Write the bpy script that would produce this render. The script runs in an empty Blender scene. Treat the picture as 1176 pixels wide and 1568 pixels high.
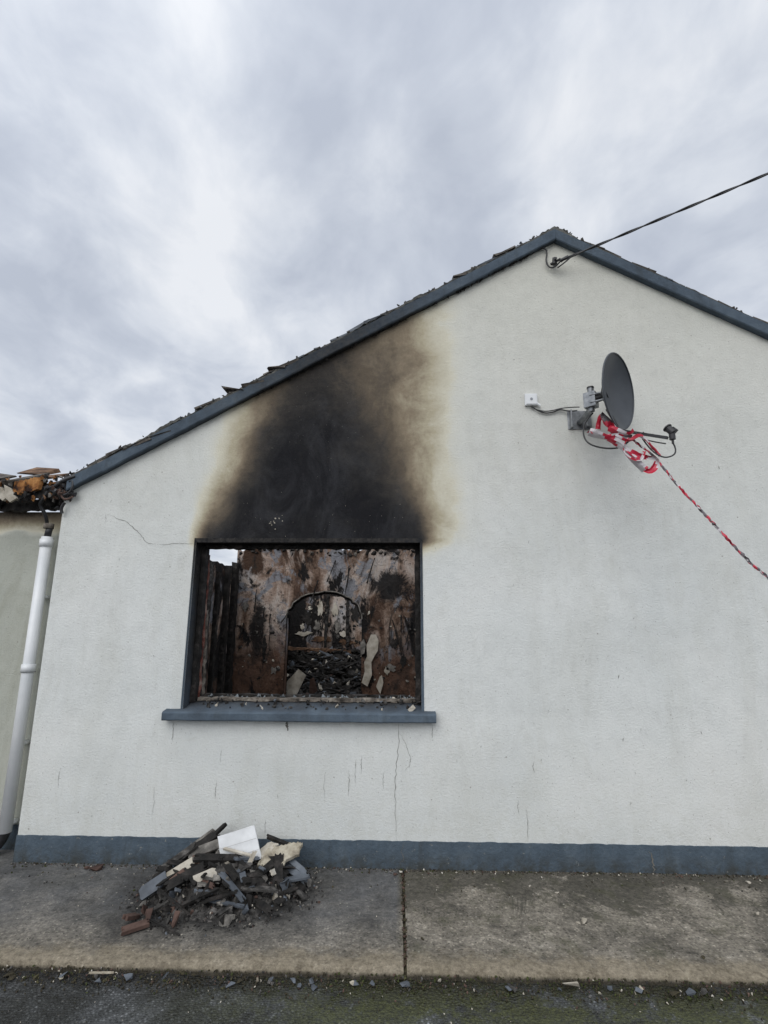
import bpy, bmesh, math, random
import numpy as np
from mathutils import Vector, Matrix, noise as mnoise
random.seed(7); np.random.seed(7)
S=bpy.context.scene
S.view_settings.view_transform='Standard'; S.view_settings.look='None'; S.view_settings.exposure=0

# ------------------------------------------------------------------ node helpers
class NT:
    def __init__(s,name):
        s.m=bpy.data.materials.new(name); s.m.use_nodes=True
        s.t=s.m.node_tree; s.n=s.t.nodes; s.l=s.t.links
        s.b=s.n['Principled BSDF']; s.b.inputs['Specular IOR Level'].default_value=0.25
        s.co=s.n.new('ShaderNodeTexCoord').outputs['Object']; s.vc={}
    def link(s,a,b): s.l.new(a,b)
    def map(s,sc,rot=(0,0,0)):
        m=s.n.new('ShaderNodeMapping'); m.inputs['Scale'].default_value=sc; m.inputs['Rotation'].default_value=rot
        s.link(s.co,m.inputs['Vector']); return m.outputs[0]
    def noise(s,scale,detail=5,rough=.55,vec=None,dist=0):
        n=s.n.new('ShaderNodeTexNoise'); n.inputs['Scale'].default_value=scale; n.inputs['Detail'].default_value=detail
        n.inputs['Roughness'].default_value=rough; n.inputs['Distortion'].default_value=dist
        s.link(vec or s.co,n.inputs['Vector']); return n.outputs[0]
    def vor(s,scale,feature='F1',vec=None,out='Distance'):
        k=(scale,feature)
        if k not in s.vc:
            n=s.n.new('ShaderNodeTexVoronoi'); n.feature=feature; n.inputs['Scale'].default_value=scale
            s.link(vec or s.co,n.inputs['Vector']); s.vc[k]=n
        return s.vc[k].outputs[out]
    def ramp(s,fac,stops,interp='LINEAR'):
        r=s.n.new('ShaderNodeValToRGB'); cr=r.color_ramp; cr.interpolation=interp
        while len(cr.elements)<len(stops): cr.elements.new(.5)
        for e,(p,c) in zip(cr.elements,stops):
            e.position=p
            if not hasattr(c,'__len__'): c=(c,c,c)
            e.color=(*c,1)
        s.link(fac,r.inputs[0]); return r.outputs[0]
    def mix(s,fac,a,b,mode='MIX'):
        m=s.n.new('ShaderNodeMix'); m.data_type='RGBA'; m.blend_type=mode
        for v,i in ((fac,0),(a,6),(b,7)):
            if isinstance(v,bpy.types.NodeSocket): s.link(v,m.inputs[i])
            else:
                m.inputs[i].default_value = v if i==0 else ((*v,1) if hasattr(v,'__len__') else (v,v,v,1))
        return m.outputs[2]
    def math(s,op,a,b=0,clamp=False):
        m=s.n.new('ShaderNodeMath'); m.operation=op; m.use_clamp=clamp
        for i,v in enumerate((a,b)):
            if isinstance(v,bpy.types.NodeSocket): s.link(v,m.inputs[i])
            else: m.inputs[i].default_value=v
        return m.outputs[0]
    def dist2(s,cx,cz,ax='xz',sx=1,sz=1):
        o=s.xyz(); a=o[0]; b=o[2] if ax=='xz' else o[1]
        u=s.math('MULTIPLY',s.math('SUBTRACT',a,cx),1/sx); v=s.math('MULTIPLY',s.math('SUBTRACT',b,cz),1/sz)
        return s.math('SQRT',s.math('ADD',s.math('MULTIPLY',u,u),s.math('MULTIPLY',v,v)))
    def xyz(s):
        if not hasattr(s,'_x'):
            x=s.n.new('ShaderNodeSeparateXYZ'); s.link(s.co,x.inputs[0]); s._x=x.outputs
        return s._x
    def attr(s,nm):
        a=s.n.new('ShaderNodeAttribute'); a.attribute_name=nm; return a.outputs['Fac']
    def col(s,v): 
        if isinstance(v,bpy.types.NodeSocket): s.link(v,s.b.inputs['Base Color'])
        else: s.b.inputs['Base Color'].default_value=(*v,1)
    def rough(s,v):
        if isinstance(v,bpy.types.NodeSocket): s.link(v,s.b.inputs['Roughness'])
        else: s.b.inputs['Roughness'].default_value=v
    def bump(s,h,dist=.01,strength=1.):
        prev=s.b.inputs['Normal'].links[0].from_socket if s.b.inputs['Normal'].links else None
        b=s.n.new('ShaderNodeBump'); b.inputs['Distance'].default_value=dist; b.inputs['Strength'].default_value=strength
        s.link(h,b.inputs['Height'])
        if prev: s.link(prev,b.inputs['Normal'])
        s.link(b.outputs[0],s.b.inputs['Normal'])

def simple(name,stops,scale=8,rough=.8,bd=.003,bs=None,detail=5,metal=0,spec=.25,dist=0):
    t=NT(name); n=t.noise(scale,detail,.6,dist=dist); t.col(t.ramp(n,stops)); t.rough(rough)
    t.b.inputs['Metallic'].default_value=metal; t.b.inputs['Specular IOR Level'].default_value=spec
    if bd: t.bump(t.noise(bs or scale*3,3,.6),bd)
    return t.m

# soot over a painted surface (attribute 'soot' holds deposit density)
def painted(name,basefn,wall=True):
    t=NT(name); base=basefn(t)
    so=t.attr('soot'); gate=t.math('MULTIPLY',so,4,True)
    n1=t.noise(2.3,7,.66,dist=.6); n2=t.noise(26,4,.7); 
    a=t.math('MULTIPLY',t.math('SUBTRACT',n1,.5),.62)
    b=t.math('MULTIPLY',t.math('SUBTRACT',n2,.5),.17 if wall else .34)
    d=t.math('MULTIPLY',t.math('ADD',a,b),gate)
    s2=t.math('ADD',so,d,True)
    if wall:
        r=t.ramp(s2,[(0,(.74,.74,.67)),(.08,(.67,.64,.52)),(.22,(.46,.41,.295)),(.38,(.26,.21,.146)),(.55,(.125,.100,.072)),(.72,(.050,.044,.038)),(.86,(.022,.021,.021)),(1,(.009,.009,.011))])
        c=t.mix(t.math('MULTIPLY',s2,11,True),base,r)
        gy=t.ramp(t.noise(3.0,7,.76,vec=t.map((1,1,.5)),dist=.6),[(.47,0),(.66,1)])
        c=t.mix(t.math('MULTIPLY',t.math('MULTIPLY',gy,so),.26),c,(.090,.092,.10))
        fl=t.ramp(t.noise(75,3,.7),[(.64,0),(.72,1)])
        c=t.mix(t.math('MULTIPLY',t.math('MULTIPLY',fl,so),.10),c,(.3,.28,.25))
    else:
        c=t.mix(t.math('MULTIPLY',s2,1.15,True),base,t.ramp(n2,[(.35,(.010,.010,.011)),(.7,(.05,.046,.042))]))
    t.col(c); t.rough(.9)
    return t

def wall_base(t,tint=(1,1,1),dirt=1.0):
    def c(*v): return tuple(a*b for a,b in zip(v,tint))
    n=t.noise(.7,5,.6,dist=.3); base=t.ramp(n,[(.32,c(.635,.655,.635)),(.5,c(.685,.70,.675)),(.68,c(.725,.73,.70))])
    st=t.noise(2.1,7,.74,vec=t.map((1.6,1.6,.45)),dist=.6)
    base=t.mix(t.ramp(st,[(.47,0),(.78,.45*dirt)]),base,c(.50,.50,.445))
    z=t.xyz()[2]
    up=t.math('MULTIPLY',t.math('SUBTRACT',z,1.9),.26,True)
    base=t.mix(up,base,c(.59,.575,.49))
    lo=t.math('MULTIPLY',t.math('SUBTRACT',.9,z),1.2,True)
    m=t.noise(11,6,.78)
    base=t.mix(t.math('MULTIPLY',lo,t.ramp(m,[(.42,0),(.75,.8)])),base,c(.46,.46,.41))
    base=t.mix(1,base,t.ramp(m,[(.3,.91),(.5,1),(.72,1.04)]),'MULTIPLY')
    sc=t.ramp(t.noise(5.5,7,.75,vec=t.map((1,1,1),(0,.8,0)),dist=1.2),[(.64,0),(.71,.25)])
    base=t.mix(sc,base,c(.46,.44,.38))
    for s_,r0,r1,th,k in ((9,.03,.060,.60,.7),(31,.06,.13,.62,.55)):
        v=t.vor(s_); sel=t.ramp(t.vor(s_,out='Color'),[(th,0),(th+.02,1)])
        base=t.mix(t.math('MULTIPLY',t.math('MULTIPLY',t.ramp(v,[(r0,1),(r1,0)]),sel),k),base,(.20,.18,.15))
    h=t.math('ADD',t.math('MULTIPLY',t.noise(1.6,2,.5),1.1),t.math('MULTIPLY',t.noise(60,4,.85),.24))
    t.bump(h,.032,.9)
    return base
M_wall=painted('wall_paint',lambda t:wall_base(t)).m
M_wall2=painted('extension_paint',lambda t:wall_base(t,(.66,.66,.60),2.0)).m
def blue_base(t):
    n=t.noise(6,6,.65); b=t.ramp(n,[(.3,(.062,.082,.105)),(.5,(.082,.108,.137)),(.68,(.105,.135,.165)),(.8,(.16,.18,.18))])
    st=t.ramp(t.noise(4,6,.75,vec=t.map((2,2,.5))),[(.50,0),(.72,.6)])
    b=t.mix(st,b,(.05,.058,.062))
    b=t.mix(t.ramp(t.noise(30,5,.8),[(.66,0),(.70,.6)]),b,(.22,.23,.22)); t.bump(t.noise(45,4,.65),.005); return b
M_blue=painted('blue_grey_paint',blue_base,False).m
def plinth_base(t):
    n=t.noise(7,7,.7); b=t.ramp(n,[(.3,(.052,.070,.088)),(.5,(.072,.097,.122)),(.7,(.098,.125,.15))])
    z=t.xyz()[2]
    lo=t.math('MULTIPLY',t.math('SUBTRACT',.12,z),9,True)
    b=t.mix(t.math('MULTIPLY',lo,t.ramp(t.noise(10,7,.75),[(.38,0),(.60,.92)])),b,(.046,.046,.038))
    st=t.ramp(t.noise(5,6,.75,vec=t.map((2,2,.4))),[(.52,0),(.70,.6)]); b=t.mix(st,b,(.05,.06,.066))
    ch=t.ramp(t.noise(24,5,.8),[(.64,0),(.67,.75)]); b=t.mix(ch,b,(.24,.24,.22))
    t.bump(t.noise(40,4,.7),.009); return b
M_plinth=painted('plinth_paint',plinth_base,False).m

# burnt interior plaster
def interior(name,dark=0.0,seed=0.,blob=False,low_k=.85,lowz=1.45,vert=.6):
    t=NT(name)
    mp=t.n.new('ShaderNodeMapping'); mp.inputs['Location'].default_value=(seed,seed*1.7,seed*.6); mp.inputs['Scale'].default_value=(1,1,vert); t.link(t.co,mp.inputs[0]); v=mp.outputs[0]
    n1=t.noise(1.7,8,.66,vec=v,dist=.8); n2=t.noise(2.2,7,.66,vec=t.map((1,1,.7),(.5,.2,.9)),dist=.6); n3=t.noise(1.2,7,.66,vec=v,dist=.5)
    a=t.ramp(n1,[(.38,(.085,.050,.035)),(.44,(.22,.15,.11)),(.50,(.37,.285,.235)),(.55,(.47,.40,.35)),(.62,(.42,.40,.39)),(.70,(.24,.235,.24))])
    a=t.mix(t.ramp(n2,[(.53,0),(.56,.9)]),a,(.22,.23,.255))
    a=t.mix(t.ramp(n3,[(.40,1),(.45,0)]),a,(.060,.034,.022))
    z=t.xyz()[2]
    low=t.math('MULTIPLY',t.math('SUBTRACT',t.math('ADD',lowz,t.math('MULTIPLY',t.math('SUBTRACT',n1,.5),2.2)),z),2.6,True)
    a=t.mix(t.math('MULTIPLY',low,low_k),a,t.ramp(n2,[(.38,(.014,.010,.008)),(.48,(.065,.034,.022)),(.57,(.13,.070,.045)),(.66,(.16,.12,.095)),(.72,(.28,.23,.19))]))
    sn=t.noise(2.1,8,.72,vec=t.map((1,1,vert),(.3,.4,1.2)),dist=.7)
    a=t.mix(t.ramp(sn,[(.525-dark,0),(.575-dark,1)]),a,(.012,.011,.011))
    a=t.mix(t.ramp(t.noise(10,6,.78,vec=v),[(.55,0),(.62,.75)]),a,(.035,.027,.022))
    if blob:
        ns=t.noise(2.6,8,.78,dist=.8)
        for (cx,cz,sx,sz) in ((-.10,2.20,.36,.26),(.30,1.75,.16,.4),(-2.0,1.6,.12,.45)):
            d=t.math('ADD',t.dist2(cx,cz,'xz',sx,sz),t.math('MULTIPLY',t.math('SUBTRACT',ns,.5),3.2))
            a=t.mix(t.ramp(d,[(.60,.96),(1.0,0)]),a,(.009,.009,.010))
    cr=t.ramp(t.vor(2.3,'DISTANCE_TO_EDGE',vec=v),[(.0,1),(.008,0)])
    a=t.mix(t.math('MULTIPLY',cr,.45),a,(.06,.045,.035))
    t.col(a); t.rough(.92); t.bump(t.noise(14,5,.75),.035)
    return t.m
M_int=interior('burnt_plaster',-.01,0.3,True,.95,1.55); M_int2=interior('burnt_plaster_rear',.03,4.3,False,1.0,1.40,.35); M_intL=interior('burnt_plaster_side',.05,2.2)
M_char=simple('charred_timber',[(.3,(.006,.006,.006)),(.55,(.022,.020,.018)),(.75,(.07,.06,.055))],14,.75,.008)
M_charp=simple('ashy_timber',[(.3,(.03,.026,.022)),(.5,(.14,.12,.10)),(.7,(.30,.27,.23))],18,.9,.006)
M_rust=simple('scorched_orange_timber',[(.36,(.03,.015,.010)),(.45,(.26,.11,.035)),(.60,(.48,.24,.085)),(.72,(.16,.08,.04))],9,.85,.005)
M_slate=simple('slate',[(.3,(.05,.056,.065)),(.6,(.12,.135,.155)),(.8,(.21,.225,.24))],7,.55,.004)
M_tile=simple('roof_tile',[(.3,(.035,.03,.026)),(.5,(.09,.08,.07)),(.7,(.19,.17,.145))],11,.9,.006)
M_tbrn=simple('scorched_brown_tile',[(.3,(.03,.020,.015)),(.5,(.12,.068,.040)),(.7,(.27,.17,.105))],9,.9,.006)
M_mortar=simple('mortar',[(.3,(.05,.05,.048)),(.55,(.12,.12,.11)),(.75,(.22,.215,.19))],16,.95,.01)
M_brown=simple('brown_stone',[(.3,(.045,.028,.023)),(.6,(.12,.075,.06)),(.8,(.20,.14,.115))],8,.9,.006)
M_pale=simple('pale_plaster',[(.3,(.26,.23,.18)),(.55,(.48,.44,.37)),(.75,(.62,.59,.53))],9,.9,.004)
M_ash=simple('ash',[(.3,(.020,.019,.018)),(.5,(.055,.052,.048)),(.72,(.16,.15,.14))],22,.95,.012)
M_ashl=simple('grey_render_lump',[(.3,(.07,.065,.06)),(.5,(.15,.14,.125)),(.72,(.30,.28,.25))],14,.95,.01)
M_white=simple('white_board',[(.3,(.60,.61,.61)),(.55,(.76,.77,.77)),(.8,(.80,.80,.80))],5,.6,.001)
M_beige=simple('beige_board',[(.3,(.14,.12,.09)),(.46,(.34,.30,.23)),(.6,(.48,.44,.35)),(.75,(.30,.27,.22))],13,.9,.008)
M_upvc=simple('white_plastic',[(.3,(.62,.64,.65)),(.7,(.76,.77,.77))],4,.35,0,spec=.5)
M_dish=simple('dish_grey_paint',[(.3,(.042,.048,.056)),(.7,(.068,.076,.086))],6,.42,.0004,spec=.5)
M_galv=simple('galvanised_steel',[(.3,(.16,.17,.18)),(.7,(.36,.37,.38))],20,.45,.0008,metal=.7)
M_black=simple('black_plastic',[(.3,(.012,.012,.013)),(.7,(.03,.03,.032))],10,.45,0,spec=.5)
M_red=simple('red_tape',[(.3,(.36,.010,.030)),(.7,(.54,.022,.055))],12,.4,.001,spec=.5)
M_twh=simple('white_tape',[(.3,(.40,.37,.38)),(.7,(.62,.59,.60))],12,.4,.001,spec=.5)
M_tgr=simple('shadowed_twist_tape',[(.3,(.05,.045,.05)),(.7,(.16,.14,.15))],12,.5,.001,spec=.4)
M_crack=simple('crack_shadow',[(.3,(.11,.105,.09)),(.7,(.20,.19,.17))],30,1,0)
M_crackl=simple('hairline_stain',[(.3,(.28,.285,.265)),(.7,(.42,.425,.40))],30,1,0)
M_redsc=simple('red_scorched_frame',[(.35,(.03,.02,.018)),(.5,(.16,.05,.035)),(.7,(.32,.24,.2))],12,.8,.003)
M_glass=simple('sooty_glass',[(.3,(.05,.055,.06)),(.7,(.25,.28,.3))],12,.12,0,spec=.8)

# ------------------------------------------------------------------ mesh helpers
def parent_empty(name):
    e=bpy.data.objects.new(name,None); S.collection.objects.link(e); e.empty_display_size=.2; return e
def mk(name,verts,faces,mats,parent=None,midx=None,smooth=False):
    me=bpy.data.meshes.new(name); me.from_pydata([tuple(v) for v in verts],[],[tuple(f) for f in faces])
    for m in (mats if isinstance(mats,(list,tuple)) else [mats]): me.materials.append(m)
    if midx is not None: me.polygons.foreach_set('material_index',list(midx))
    if smooth: me.polygons.foreach_set('use_smooth',[True]*len(me.polygons))
    me.update()
    o=bpy.data.objects.new(name,me); S.collection.objects.link(o)
    if parent: o.parent=parent
    return o
def recalc(o):
    b=bmesh.new(); b.from_mesh(o.data); bmesh.ops.recalc_face_normals(b,faces=b.faces); b.to_mesh(o.data); b.free()
class Buf:
    def __init__(s): s.v=[];s.f=[];s.m=[]
    def add(s,vs,fs,mi=0):
        k=len(s.v); s.v+=[tuple(v) for v in vs]; s.f+=[tuple(i+k for i in f) for f in fs]; s.m+=[mi]*len(fs)
    def box(s,a,b,mi=0,jit=0,mat=None):
        x0,y0,z0=a;x1,y1,z1=b
        vs=[Vector((x,y,z)) for z in (z0,z1) for y in (y0,y1) for x in (x0,x1)]
        if jit: vs=[v+Vector([random.uniform(-jit,jit) for _ in range(3)]) for v in vs]
        if mat is not None: vs=[mat@v for v in vs]
        s.add(vs,[(0,2,3,1),(4,5,7,6),(0,1,5,4),(2,6,7,3),(0,4,6,2),(1,3,7,5)],mi)
    def obj(s,name,mats,parent=None,smooth=False,bev=0):
        o=mk(name,s.v,s.f,mats,parent,s.m,smooth)
        if bev:
            m=o.modifiers.new('bevel','BEVEL'); m.width=bev; m.segments=2; m.limit_method='ANGLE'
        return o
def chunk(size,flat=False):
    bm=bmesh.new(); n=random.randint(9,14)
    for _ in range(n):
        p=Vector([random.uniform(-1,1) for _ in range(3)])
        if not flat: p=p.normalized()*random.uniform(.75,1)
        else: p.z=math.copysign(1,p.z)
        bm.verts.new((p.x*size[0],p.y*size[1],p.z*size[2]))
    r=bmesh.ops.convex_hull(bm,input=bm.verts)
    bmesh.ops.delete(bm,geom=[g for g in r['geom_interior'] if isinstance(g,bmesh.types.BMVert)],context='VERTS')
    return bm
def add_bm(B,bm,M,mi):
    bm.verts.index_update(); B.add([M@v.co for v in bm.verts],[[v.index for v in f.verts] for f in bm.faces],mi); bm.free()
def rotm(rx,ry,rz): return Matrix.Rotation(rz,4,'Z')@Matrix.Rotation(ry,4,'Y')@Matrix.Rotation(rx,4,'X')
def piece(B,pos,size,mi,rot=None,flat=False):
    if rot is None: rot=[random.uniform(-math.pi,math.pi) for _ in range(3)]
    add_bm(B,chunk(size,flat),Matrix.Translation(pos)@rotm(*rot),mi)
def plank(B,pos,L,w,h,mi,rot):
    """broken board: rectangular outline with ragged ends"""
    M=Matrix.Translation(pos)@rotm(*rot); k=5
    e0=[(-L/2+random.uniform(0,.18)*L*random.random(), -w/2+w*i/k) for i in range(k+1)]
    e1=[( L/2-random.uniform(0,.22)*L*random.random(),  w/2-w*i/k) for i in range(k+1)]
    o=e0[::-1]+e1[::-1]
    n=len(o); vs=[M@Vector((x,y,h/2+random.uniform(-.1,.1)*h)) for x,y in o]+[M@Vector((x,y,-h/2)) for x,y in o]
    B.add(vs,[tuple(range(n)),tuple(range(n,2*n))[::-1]]+[(i,n+i,n+(i+1)%n,(i+1)%n) for i in range(n)],mi)
def stick(B,pos,L,w,h,mi,rot):
    M=Matrix.Translation(pos)@rotm(*rot); n=5; vs=[];fs=[]
    for i in range(n+1):
        x=-L/2+L*i/n; ww=w*random.uniform(.7,1.1); hh=h*random.uniform(.7,1.1)
        if i in(0,n): ww*=random.uniform(.3,.9)
        for (a,b) in ((-1,-1),(1,-1),(1,1),(-1,1)): vs.append(M@Vector((x+random.uniform(-.3,.3)*w,a*ww/2,b*hh/2)))
    for i in range(n):
        for k in range(4): fs.append((i*4+k,i*4+(k+1)%4,i*4+4+(k+1)%4,i*4+4+k))
    fs+= [(3,2,1,0),(n*4,n*4+1,n*4+2,n*4+3)]
    B.add(vs,fs,mi)
def tube(name,pts,r,mat,parent=None,res=3,kind='NURBS'):
    cu=bpy.data.curves.new(name,'CURVE'); cu.dimensions='3D'; cu.bevel_depth=r; cu.bevel_resolution=res; cu.resolution_u=10
    sp=cu.splines.new(kind); sp.points.add(len(pts)-1)
    for p,q in zip(sp.points,pts): p.co=(*q,1)
    if kind=='NURBS': sp.order_u=3; sp.use_endpoint_u=True
    cu.use_fill_caps=True; cu.materials.append(mat)
    o=bpy.data.objects.new(name,cu); S.collection.objects.link(o); o.parent=parent; return o
def cyl(B,p0,p1,r,mi=0,n=16,r1=None):
    p0=Vector(p0);p1=Vector(p1); d=(p1-p0).normalized(); a=d.orthogonal().normalized(); b=d.cross(a); r1=r if r1 is None else r1
    vs=[]
    for p,rr in((p0,r),(p1,r1)):
        for i in range(n):
            t=2*math.pi*i/n; vs.append(p+a*math.cos(t)*rr+b*math.sin(t)*rr)
    fs=[(i,(i+1)%n,n+(i+1)%n,n+i) for i in range(n)]+[tuple(range(n))[::-1],tuple(range(n,2*n))]
    B.add(vs,fs,mi)

# ------------------------------------------------------------------ dimensions (m)
XL,XR=-2.70,5.46; AX=1.38; ZA=4.955; SL=.559
WX0,WX1,WZ0,WZ1=-1.59,.175,1.02,2.275
TH=.30
def roofz(x): return ZA-SL*abs(x-AX)
# soot density survey: rows of (height, [(x, density)...])
SOOT=[(2.28,[(-1.66,0),(-1.58,.25),(-1.48,.85),(-1.35,1),(.0,1),(.12,.97),(.20,.55),(.30,.22),(.44,.05),(.6,0)]),
 (2.63,[(-1.66,0),(-1.52,.10),(-1.40,.35),(-1.26,.88),(-1.1,1),(-.5,1),(-.15,.93),(.05,.74),(.2,.38),(.34,.14),(.55,.03),(.7,0)]),
 (2.97,[(-1.62,0),(-1.44,.09),(-1.29,.36),(-1.12,.78),(-.98,1),(-.6,1),(-.35,.86),(-.1,.66),(.10,.44),(.28,.20),(.45,.06),(.64,0)]),
 (3.30,[(-1.56,0),(-1.40,.09),(-1.24,.28),(-1.05,.64),(-.90,.90),(-.7,.95),(-.4,.80),(-.15,.60),(.08,.40),(.28,.19),(.46,.06),(.64,0)]),
 (3.60,[(-1.5,.04),(-1.25,.22),(-1.0,.54),(-.8,.76),(-.6,.82),(-.35,.70),(-.1,.52),(.12,.34),(.32,.16),(.50,.04),(.66,0)]),
 (3.90,[(-1.2,.35),(-.9,.55),(-.6,.70),(-.35,.64),(-.1,.50),(.12,.33),(.32,.15),(.52,.04),(.65,0)]),
 (4.20,[(-.6,.55),(-.1,.50),(.08,.37),(.28,.17),(.48,.05),(.64,0)]),
 (4.45,[(-.4,.35),(.2,.24),(.4,.10),(.60,0)]),
 (4.75,[(-.4,.1),(.5,.04),(.75,0)])]
SZ=[r[0] for r in SOOT]
def soot(x,z):
    xx=x+.06*mnoise.noise(Vector((x*1.5,z*1.5,3)))+.03*mnoise.noise(Vector((x*5,z*5,1)))
    vals=[float(np.interp(xx,[p[0] for p in r[1]],[p[1] for p in r[1]])) for r in SOOT]
    s=float(np.interp(z,SZ,vals))
    if z<2.28: s*=math.exp(-(2.28-z)/.05)
    return s
house=parent_empty('burnt_house')
def seg(a,b,h):
    n=max(1,int(round((b-a)/h))); return list(np.linspace(a,b,n+1))
xs=seg(XL,WX0,.03)[:-1]+seg(WX0,WX1,.03)[:-1]+seg(WX1,XR,.035)
zs1=seg(0,WZ0,.04)[:-1]+seg(WZ0,WZ1,.04); nt=60
V=[];F=[];At=[]
rows=len(zs1)+nt
for x in xs:
    top=roofz(x)+.03
    col=zs1+[WZ1+(top-WZ1)*i/nt for i in range(1,nt+1)]
    for z in col: V.append((x,0,z)); At.append(soot(x,z) if x<.9 else 0.)
ni=zs1.index(WZ0); nj=len(zs1)-1
for i in range(len(xs)-1):
    xm=(xs[i]+xs[i+1])/2
    for j in range(rows-1):
        if WX0<xm<WX1 and ni<=j<nj: continue
        F.append((i*rows+j,(i+1)*rows+j,(i+1)*rows+j+1,i*rows+j+1))
gw=mk('gable_wall',V,F,M_wall,house,smooth=True)
a=gw.data.attributes.new('soot','FLOAT','POINT'); a.data.foreach_set('value',At)
B=Buf(); yi=TH
def quad(B,p,mi=0): B.add(p,[(0,1,2,3)],mi)
for (x0,x1,z0,z1) in ((XL+.01,WX0-.002,0,WZ1),(WX1+.002,XR-.01,0,WZ1),(WX0-.002,WX1+.002,0,WZ0-.01)):
    quad(B,[(x0,yi,z0),(x0,yi,z1),(x1,yi,z1),(x1,yi,z0)])
B.add([(XL+.01,yi,WZ1),(XL+.01,yi,roofz(XL)),(AX,yi,ZA),(XR-.01,yi,roofz(XR)),(XR-.01,yi,WZ1)],[(0,1,2,3,4)])
B.obj('gable_inner_face',[M_int2],house)
def ragged(B,axis,c0,c1,a0,a1,ztop,rag,mi=0,step=.09,z0=0):
    n=max(2,int((a1-a0)/step)); tops=[ztop+rag*(mnoise.noise(Vector((i*.35,c0*3,ztop)))+.5*random.uniform(-1,1)) for i in range(n+1)]
    vs=[]
    for i in range(n+1):
        p=a0+(a1-a0)*i/n
        for c in (c0,c1):
            for z in (z0,tops[i]): vs.append((p,c,z) if axis=='x' else (c,p,z))
    fs=[]
    for i in range(n):
        k=i*4; fs+=[(k,k+4,k+5,k+1),(k+2,k+3,k+7,k+6),(k+1,k+5,k+7,k+3)]
    fs+=[(0,1,3,2),(n*4,n*4+2,n*4+3,n*4+1)]
    B.add(vs,fs,mi)
B=Buf()
ragged(B,'y',XL,XL+.02,0.002,9,2.5,.02,0); ragged(B,'y',XR-.02,XR,.002,9,2.5,.02,0)
ragged(B,'x',8.98,9,XL+.02,XR-.02,2.5,.03,0)
B.obj('outer_side_walls',[M_wall],house)
B=Buf(); ragged(B,'y',XL+.022,-2.37,.302,8.97,2.44,.035); B.obj('left_inner_wall',[M_intL],house)
B=Buf(); ragged(B,'y',XR-.33,XR-.022,.302,8.97,2.46,.05); B.obj('right_inner_wall',[M_int2],house)

def grid_quad(p00,p10,p11,p01,n,m):
    vs=[];fs=[]
    for i in range(n+1):
        for j in range(m+1):
            u=i/n;v=j/m
            vs.append(Vector(p00)*(1-u)*(1-v)+Vector(p10)*u*(1-v)+Vector(p11)*u*v+Vector(p01)*(1-u)*v)
    for i in range(n):
        for j in range(m): fs.append((i*(m+1)+j,(i+1)*(m+1)+j,(i+1)*(m+1)+j+1,i*(m+1)+j+1))
    return vs,fs
def sooted(name,vs,fs,mat,fn,parent=house):
    o=mk(name,vs,fs,mat,parent); a=o.data.attributes.new('soot','FLOAT','POINT')
    a.data.foreach_set('value',[float(fn(v)) for v in vs]); return o
rv=[];rf=[]
for q in (((WX0,0,WZ0),(WX0,TH,WZ0),(WX0,TH,WZ1),(WX0,0,WZ1)),((WX1,0,WZ0),(WX1,TH,WZ0),(WX1,TH,WZ1),(WX1,0,WZ1)),((WX0,0,WZ1),(WX0,TH,WZ1),(WX1,TH,WZ1),(WX1,0,WZ1))):
    v,f=grid_quad(*q,6,24); k=len(rv); rv+=v; rf+=[tuple(i+k for i in g) for g in f]
sooted('window_reveal',rv,rf,M_blue,lambda v:min(1,max(0,.45+.5*(v.z-1.3)+v.y*2+.25*mnoise.noise(v*6))))
vs=[];fs=[]
for (x0,x1) in ((WX0-.016,WX0),(WX1,WX1+.018)):
    v,f=grid_quad((x0,-.004,WZ0),(x1,-.004,WZ0),(x1,-.004,WZ1+.01),(x0,-.004,WZ1+.01),1,30); k=len(vs); vs+=v; fs+=[tuple(i+k for i in g) for g in f]
v,f=grid_quad((WX0-.016,-.004,WZ1+.01),(WX1+.018,-.004,WZ1+.01),(WX1+.018,-.004,WZ1+.03),(WX0-.016,-.004,WZ1+.03),20,1); k=len(vs); vs+=v; fs+=[tuple(i+k for i in g) for g in f]
v,f=grid_quad((WX0,-.004,WZ1-.004),(WX1,-.004,WZ1-.004),(WX1,-.004,WZ1+.01),(WX0,-.004,WZ1+.01),20,1); k=len(vs); vs+=v; fs+=[tuple(i+k for i in g) for g in f]
sooted('window_margin',vs,fs,M_blue,lambda v:min(1,max(0,(v.z-1.5)*1.1)) if v.x>0 else min(1,max(.15,(v.z-1.1)*.8)))
n=60; vs=[];fs=[]
prof=[(-.002,.955),(-.072,.957),(-.078,.965),(-.078,1.008),(-.070,1.018),(.0,1.028),(.16,1.062),(.30,1.064)]
for i in range(n+1):
    x=-1.71+(1.985)*i/n
    for (y,z) in prof:
        j=.004*mnoise.noise(Vector((x*9,y*20,z*30)))
        vs.append(Vector((x,y+j,z+j)))
m=len(prof)
for i in range(n):
    x=-1.71+1.985*(i+.5)/n
    for k in range(m-1):
        if k>=5 and not (WX0<x<WX1): continue
        fs.append((i*m+k,i*m+k+1,(i+1)*m+k+1,(i+1)*m+k))
fs+=[tuple(range(6)),tuple(n*m+k for k in range(6))[::-1]]
sl=sooted('window_sill',vs,fs,M_blue,lambda v:(.75+.4*mnoise.noise(v*14)) if v.y>.05 else (.25+.3*mnoise.noise(v*9) if v.y>-.01 else max(0,.25*mnoise.noise(v*7)-.02)))
recalc(sl)

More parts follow.
